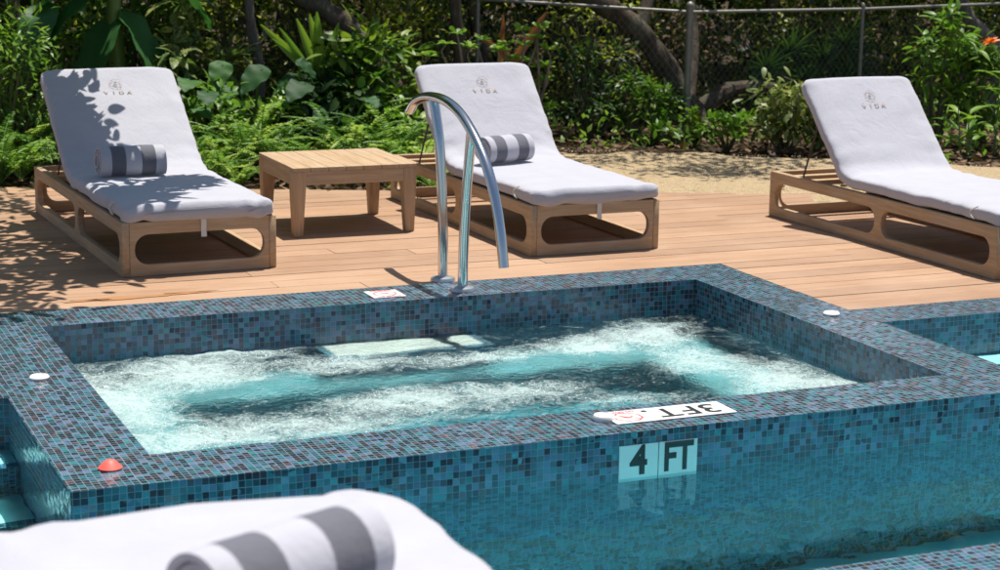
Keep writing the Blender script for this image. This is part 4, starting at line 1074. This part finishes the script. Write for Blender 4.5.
# thick trunk leaning across behind the table
a, b_, c_ = PP(432, 168, 13.0), PP(396, 95, 13.2), PP(345, 25, 13.4)
tree('leaning_tree', 'thick leaning trunk rising leftwards behind the wooden table', [(a.x, a.y, -.05), (PP(415, 130, 13.1)), b_, c_, PP(270, -35, 13.8), (3.2, 14.3, 2.6)], (.10, .07),
     [[PP(270, -35, 13.8), (4.0, 13.6, 2.7), (4.6, 13.2, 3.2)], [(3.2, 14.3, 2.6), (2.2, 14, 3.4)]], [(3.2, 14.0, 3.3), (4.4, 14.3, 3.4), (2.4, 14.6, 3.6), (5.2, 15.0, 3.8)], n=1700)
a, b_, c_ = PP(700, 165, 13.1), PP(688, 105, 13.3), PP(645, 38, 13.5)
tree('curved_tree', 'thick curved trunk left of the fence post', [(a.x, a.y, -.05), b_, c_, PP(600, 2, 13.6), PP(540, -35, 13.9), (5.4, 14.4, 2.6)], (.10, .075),
     [[PP(640, 30, 13.5), (7.4, 13.8, 1.7), (7.6, 14.2, 3.0)], [PP(688, 105, 13.3), PP(694, 40, 13.6), PP(690, -30, 13.8), (7.9, 14.5, 3.2)]], [(5.6, 14.5, 3.2), (7.0, 14.8, 3.5), (8.2, 14.8, 3.4), (6.3, 15.4, 4.0)], n=1900)
for (px, Y, lab, r_, bm, x1, dx) in [(258, 13.9, 'slim pale trunk above the elephant ear plants', .045, 'bark_pale', 249, .1), (454, 13.8, 'dark upright trunk behind the top of the handrail', .06, 'bark', 455, 0), (32, 14.0, 'grey leaning trunk at the upper left corner', .06, 'bark', 12, -.3),
        (980, 13.9, 'pale trunk beyond the fence at the upper right', .07, 'bark_pale', 962, -.2), (478, 14.4, 'thin dark trunk next to the upright trunk by the handrail', .045, 'bark', 470, 0)]:
    t0 = PX(px, Y); t1 = PP(x1, 0, Y)
    tree('garden_tree', lab, [(t0, Y, -.05), (t0 + .03, Y, .5), t1, (t1.x + dx, Y + .2, 2.4), (t1.x + dx * 2, Y + .4, 3.4)], (r_, r_ * .7),
         [[(t1.x + dx, Y + .2, 2.4), (t1.x + .6, Y - .2, 3.1)], [(t1.x + dx, Y + .2, 2.4), (t1.x - .6, Y + .1, 3.2)]], [(t1.x + dx * 2, Y + .3, 3.6), (t1.x + .7, Y - .1, 3.3), (t1.x - .7, Y + .3, 3.4)], n=1300, barkm=bm)
tree('garden_tree', 'added slim tree between the two fence posts, crown placed to shade the gravel', [(PX(752, 14.6), 14.6, -.05), (PX(752, 14.6), 14.5, 1.1), (7.9, 13.6, 2.3), (7.6, 12.9, 3.0)], (.05, .035),  # added tree, its overhead crown set sunward of the gravel to dapple it
    [[(7.9, 13.6, 2.3), (6.9, 12.8, 2.9)], [(7.9, 13.6, 2.3), (8.4, 12.4, 2.9)]], [(6.4, 12.6, 2.9, .7), (7.1, 12.3, 3.0, .7), (7.6, 11.8, 3.1, .7), (6.8, 11.8, 3.0, .6), (8.3, 11.7, 3.1, .7), (6.0, 12.2, 2.8, .5)], n=2400, leafL=.10, leafW=.045, tight=.6)
# low fallen limb beyond the fence
e = MB(); e.tube(smooth_path([PP(700, 108, 13.6), PP(735, 88, 13.7), PP(790, 92, 13.9), PP(860, 118, 14.2)], 6), [.07] * 6 + [.055] * 6 + [.045] * 7, 10)
tag(e.build('fallen_limb', M['bark'], smooth=True), 'low horizontal limb lying beyond the fence post', 'log')
# tree over the left lounger: limbs reach out above the deck
def up_(x, y, z0, z): k = (z - z0) / SD.z; return (x + SD.x * k, y + SD.y * k, z)
cl = []
for (x, y, z0, z, s_) in [(1.25, 8.75, 0, 2.1, .5), (1.55, 9.15, 0, 2.0, .5), (1.2, 9.5, 0, 2.2, .6), (1.55, 9.9, 0, 2.1, .6), (1.3, 10.5, 0, 2.2, .6), (1.6, 11.2, 0, 2.1, .55), (1.0, 11.4, 0, 2.3, .6), (1.75, 8.9, 0, 1.9, .3),
        (1.90, 10.35, .65, 1.75, .20), (1.93, 10.05, .45, 1.8, .22), (2.0, 9.75, .4, 1.75, .13), (2.12, 9.35, .35, 1.75, .26), (1.95, 9.1, .35, 1.8, .26), (.9, 8.6, 0, 2.2, .6), (2.35, 9.5, .35, 1.9, .14)]:
    q = up_(x, y, z0, z); cl.append((*q, s_))
tree('overhanging_tree', 'tree left of the photo whose leafy limbs shade the left lounger', [(.45, 12.75, -.05), (.5, 12.6, .9), (.7, 12.0, 1.9), (1.1, 11.0, 2.6)], (.11, .05),
     [[(.7, 12.0, 1.9), (1.2, 10.6, 2.3), (1.7, 9.6, 2.25), (2.2, 9.0, 2.1)], [(1.1, 11.0, 2.6), (1.6, 10.6, 2.4), (2.1, 10.3, 1.95)], [(.7, 12.0, 1.9), (.9, 10.2, 2.5), (1.4, 8.9, 2.3)]], cl, n=2700, leafL=.15, leafW=.055, sd=.42, tight=.62, rich=True)
# trees further back keep the garden in half shade
for i, (x, y, z, lab) in enumerate([(-.6, 17.0, 4.6, 'large dark tree at the back left of the garden'), (2.6, 17.9, 5.2, 'large dark tree behind the banana plant'), (5.4, 17.8, 5.0, 'large dark tree behind the handrail'),
        (8.4, 17.9, 5.4, 'large dark tree beyond the fence post'), (11.2, 17.4, 4.8, 'large dark tree beyond the right end of the fence')]):
    cr = [(x + dx, y + dy, z + dz, s_) for (dx, dy, dz, s_) in [(0, 0, .8, 2), (-1.2, -.5, -.3, 1.8), (1.2, -.6, -.2, 1.8), (0, -1.3, -.6, 1.7), (.6, .9, -.4, 1.8), (-.8, -1.0, -1.5, 1.5), (.9, -.9, -1.6, 1.5), (0, .2, -2.4, 1.6)]]
    tree('background_tree', lab, [(x, y, -.05), (x + .1, y, 1.4), (x - .1, y + .1, 2.8), (x, y, z)], (.16, .07), [[(x, y, 2.6), (x + 1, y - .5, z - .4)], [(x, y, 2.6), (x - 1, y - .4, z - .4)], [(x, y, 3.0), (x, y - 1.2, z)]], cr, n=5200, leafL=.17, leafW=.08, mat='leaf_mid', sd=.48)

# ---- dense hedge closing the view
hd = Leaves()
nH = 110000
xh = rng.uniform(.2, 13.0, nH); zh = rng.random(nH) ** 1.1 * 3.6
yh = 15.2 + .25 * np.sin(xh * 2.1) + .2 * np.sin(xh * 5.3 + zh * 3) + .25 * np.sin(zh * 4 + xh) + rng.normal(0, .22, nH) - (xh - 6) * .10
cm = (np.sin(xh * 7 + 3 * np.sin(zh * 5)) + np.sin(zh * 9 + 2 * np.sin(xh * 4)) + rng.normal(0, .9, nH)) > -1.1
P_ = np.stack([xh, yh, zh - .05], 1)[cm]
hd.add(P_, G_(len(P_), 1) + np.array([0, -.5, .1]), rng.uniform(.04, .085, len(P_)), rng.uniform(.022, .045, len(P_)), vals=rng.random(len(P_)) ** 1.5, droop=.2)
o = hd.build('hedge', M['leaf_hedge']); tag(o, 'dense dark hedge closing the view behind the whole garden', 'hedge')
hd2 = Leaves(); nH = 42000
x = rng.uniform(-3, 16, nH); z = rng.random(nH) * 6.5
hd2.add(np.stack([x, 18.6 + .4 * np.sin(x * 1.3 + z) + rng.normal(0, .35, nH), z], 1), G_(nH, 1), rng.uniform(.13, .26, nH), rng.uniform(.08, .15, nH))
tag(hd2.build('hedge', M['leaf_dark']), 'tall dark screen of trees farthest back behind the hedge', 'hedge')
# ---- leaf litter and low ground cover
lt = Leaves(); nL = 9000; x = rng.uniform(1.0, 11.5, nL); y = rng.uniform(10.2, 15.0, nL)
ok = (y > 11.85 - (x - 1.76) * .374 + .05) & ((y > np.array([gy(v) for v in x]) + .05) | (x < 5.0) | (rng.random(nL) < .015)); P_ = np.stack([x, y, np.full(nL, -.035) + rng.uniform(0, .03, nL)], 1)[ok]
lt.add(P_, G_(len(P_), 1) * np.array([1, 1, .25]), rng.uniform(.04, .10, len(P_)), rng.uniform(.025, .05, len(P_)), droop=-.2); tag(lt.build('leaf_litter', M['leaf_brown']), kind='stuff')
gc = Leaves(); nG = 5200; x = rng.uniform(1.0, 11.5, nG); y = rng.uniform(11.2, 14.8, nG)
ok = (y > 11.85 - (x - 1.76) * .374 + .25) & ((y > np.array([gy(v) for v in x]) + .15) | (x < 5.0)) & ((np.sin(x * 3.1) + np.sin(y * 4 + x)) > -.5)
x = x[ok]; y = y[ok]; P_ = np.stack([x, y, -.03 + rng.random(len(x)) ** 2 * .22], 1)
gc.add(P_, G_(len(P_), .7) + np.array([0, 0, .8]), rng.uniform(.05, .10, len(P_)), rng.uniform(.02, .04, len(P_)), droop=.3); tag(gc.build('ground_cover', M['leaf_bright']), kind='stuff')

# ------------------------------------------------------------------ chain link fence
fn = empty('chain_link_fence', (6.944, 12.565 + .35, -.05), label='galvanised chain link fence crossing the garden on the right', cat='fence'); O = Vector(fn.location)
pA = PP(478, -1, 14.0); pB = PP(690, 12, 12.95); pC = PP(863, 9, 13.05); pD = PP(1015, 3, 13.2)
for a_, b2 in ((pA, pB), (pB, pC), (pC, pD)):
    q = MB(); q.tube([a_ - O, b2 - O], .013, 10); q.build('top_rail', M['galv'], fn, smooth=True)
for p_, r_, hh in ((pB, .027, .05), (pC, .015, .02), (pA, .018, .02), (pD, .015, .02)):
    q = MB(); q.tube([(p_.x - O.x, p_.y - O.y, 0), (p_.x - O.x, p_.y - O.y, p_.z - O.z + hh)], r_, 14)
    q.lathe([(r_ + .004, 0), (r_ + .004, .012), (r_ * .7, .03), (.004, .036)], (p_.x - O.x, p_.y - O.y, p_.z - O.z + hh - .004), 14); q.build('post', M['galv'], fn, smooth=True, angle=40)
def link(a_, b2):
    q = MB(); v = Vector((b2.x - a_.x, b2.y - a_.y, 0)); Ln = v.length; v.normalize(); n_ = Vector((-v.y, v.x, 0)); Hh = min(a_.z, b2.z) - .02; P0 = Vector((a_.x, a_.y, .0)) - O; P0.z = .02
    k = -int(Hh / .055) - 1
    while k * .055 < Ln:
        for sg_, off in ((1, .002), (-1, -.002)):
            s0 = k * .055; u0, z0, u1, z1 = s0, 0.0, s0 + Hh * .78, Hh
            if sg_ < 0: z0, z1 = Hh, 0.0
            if u0 < 0: f_ = -u0 / (u1 - u0); z0 = z0 + (z1 - z0) * f_; u0 = 0
            if u1 > Ln: f_ = (Ln - u0) / (u1 - u0); z1 = z0 + (z1 - z0) * f_; u1 = Ln
            if u1 - u0 > .02: q.tube([P0 + v * u0 + n_ * off + Vector((0, 0, z0)), P0 + v * u1 + n_ * off + Vector((0, 0, z1))], .0008, 3, caps=False)
        k += 1
    return q
for a_, b2 in ((pA, pB), (pB, pC), (pC, pD)): link(a_, b2).build('wire_mesh', M['galv'], fn)
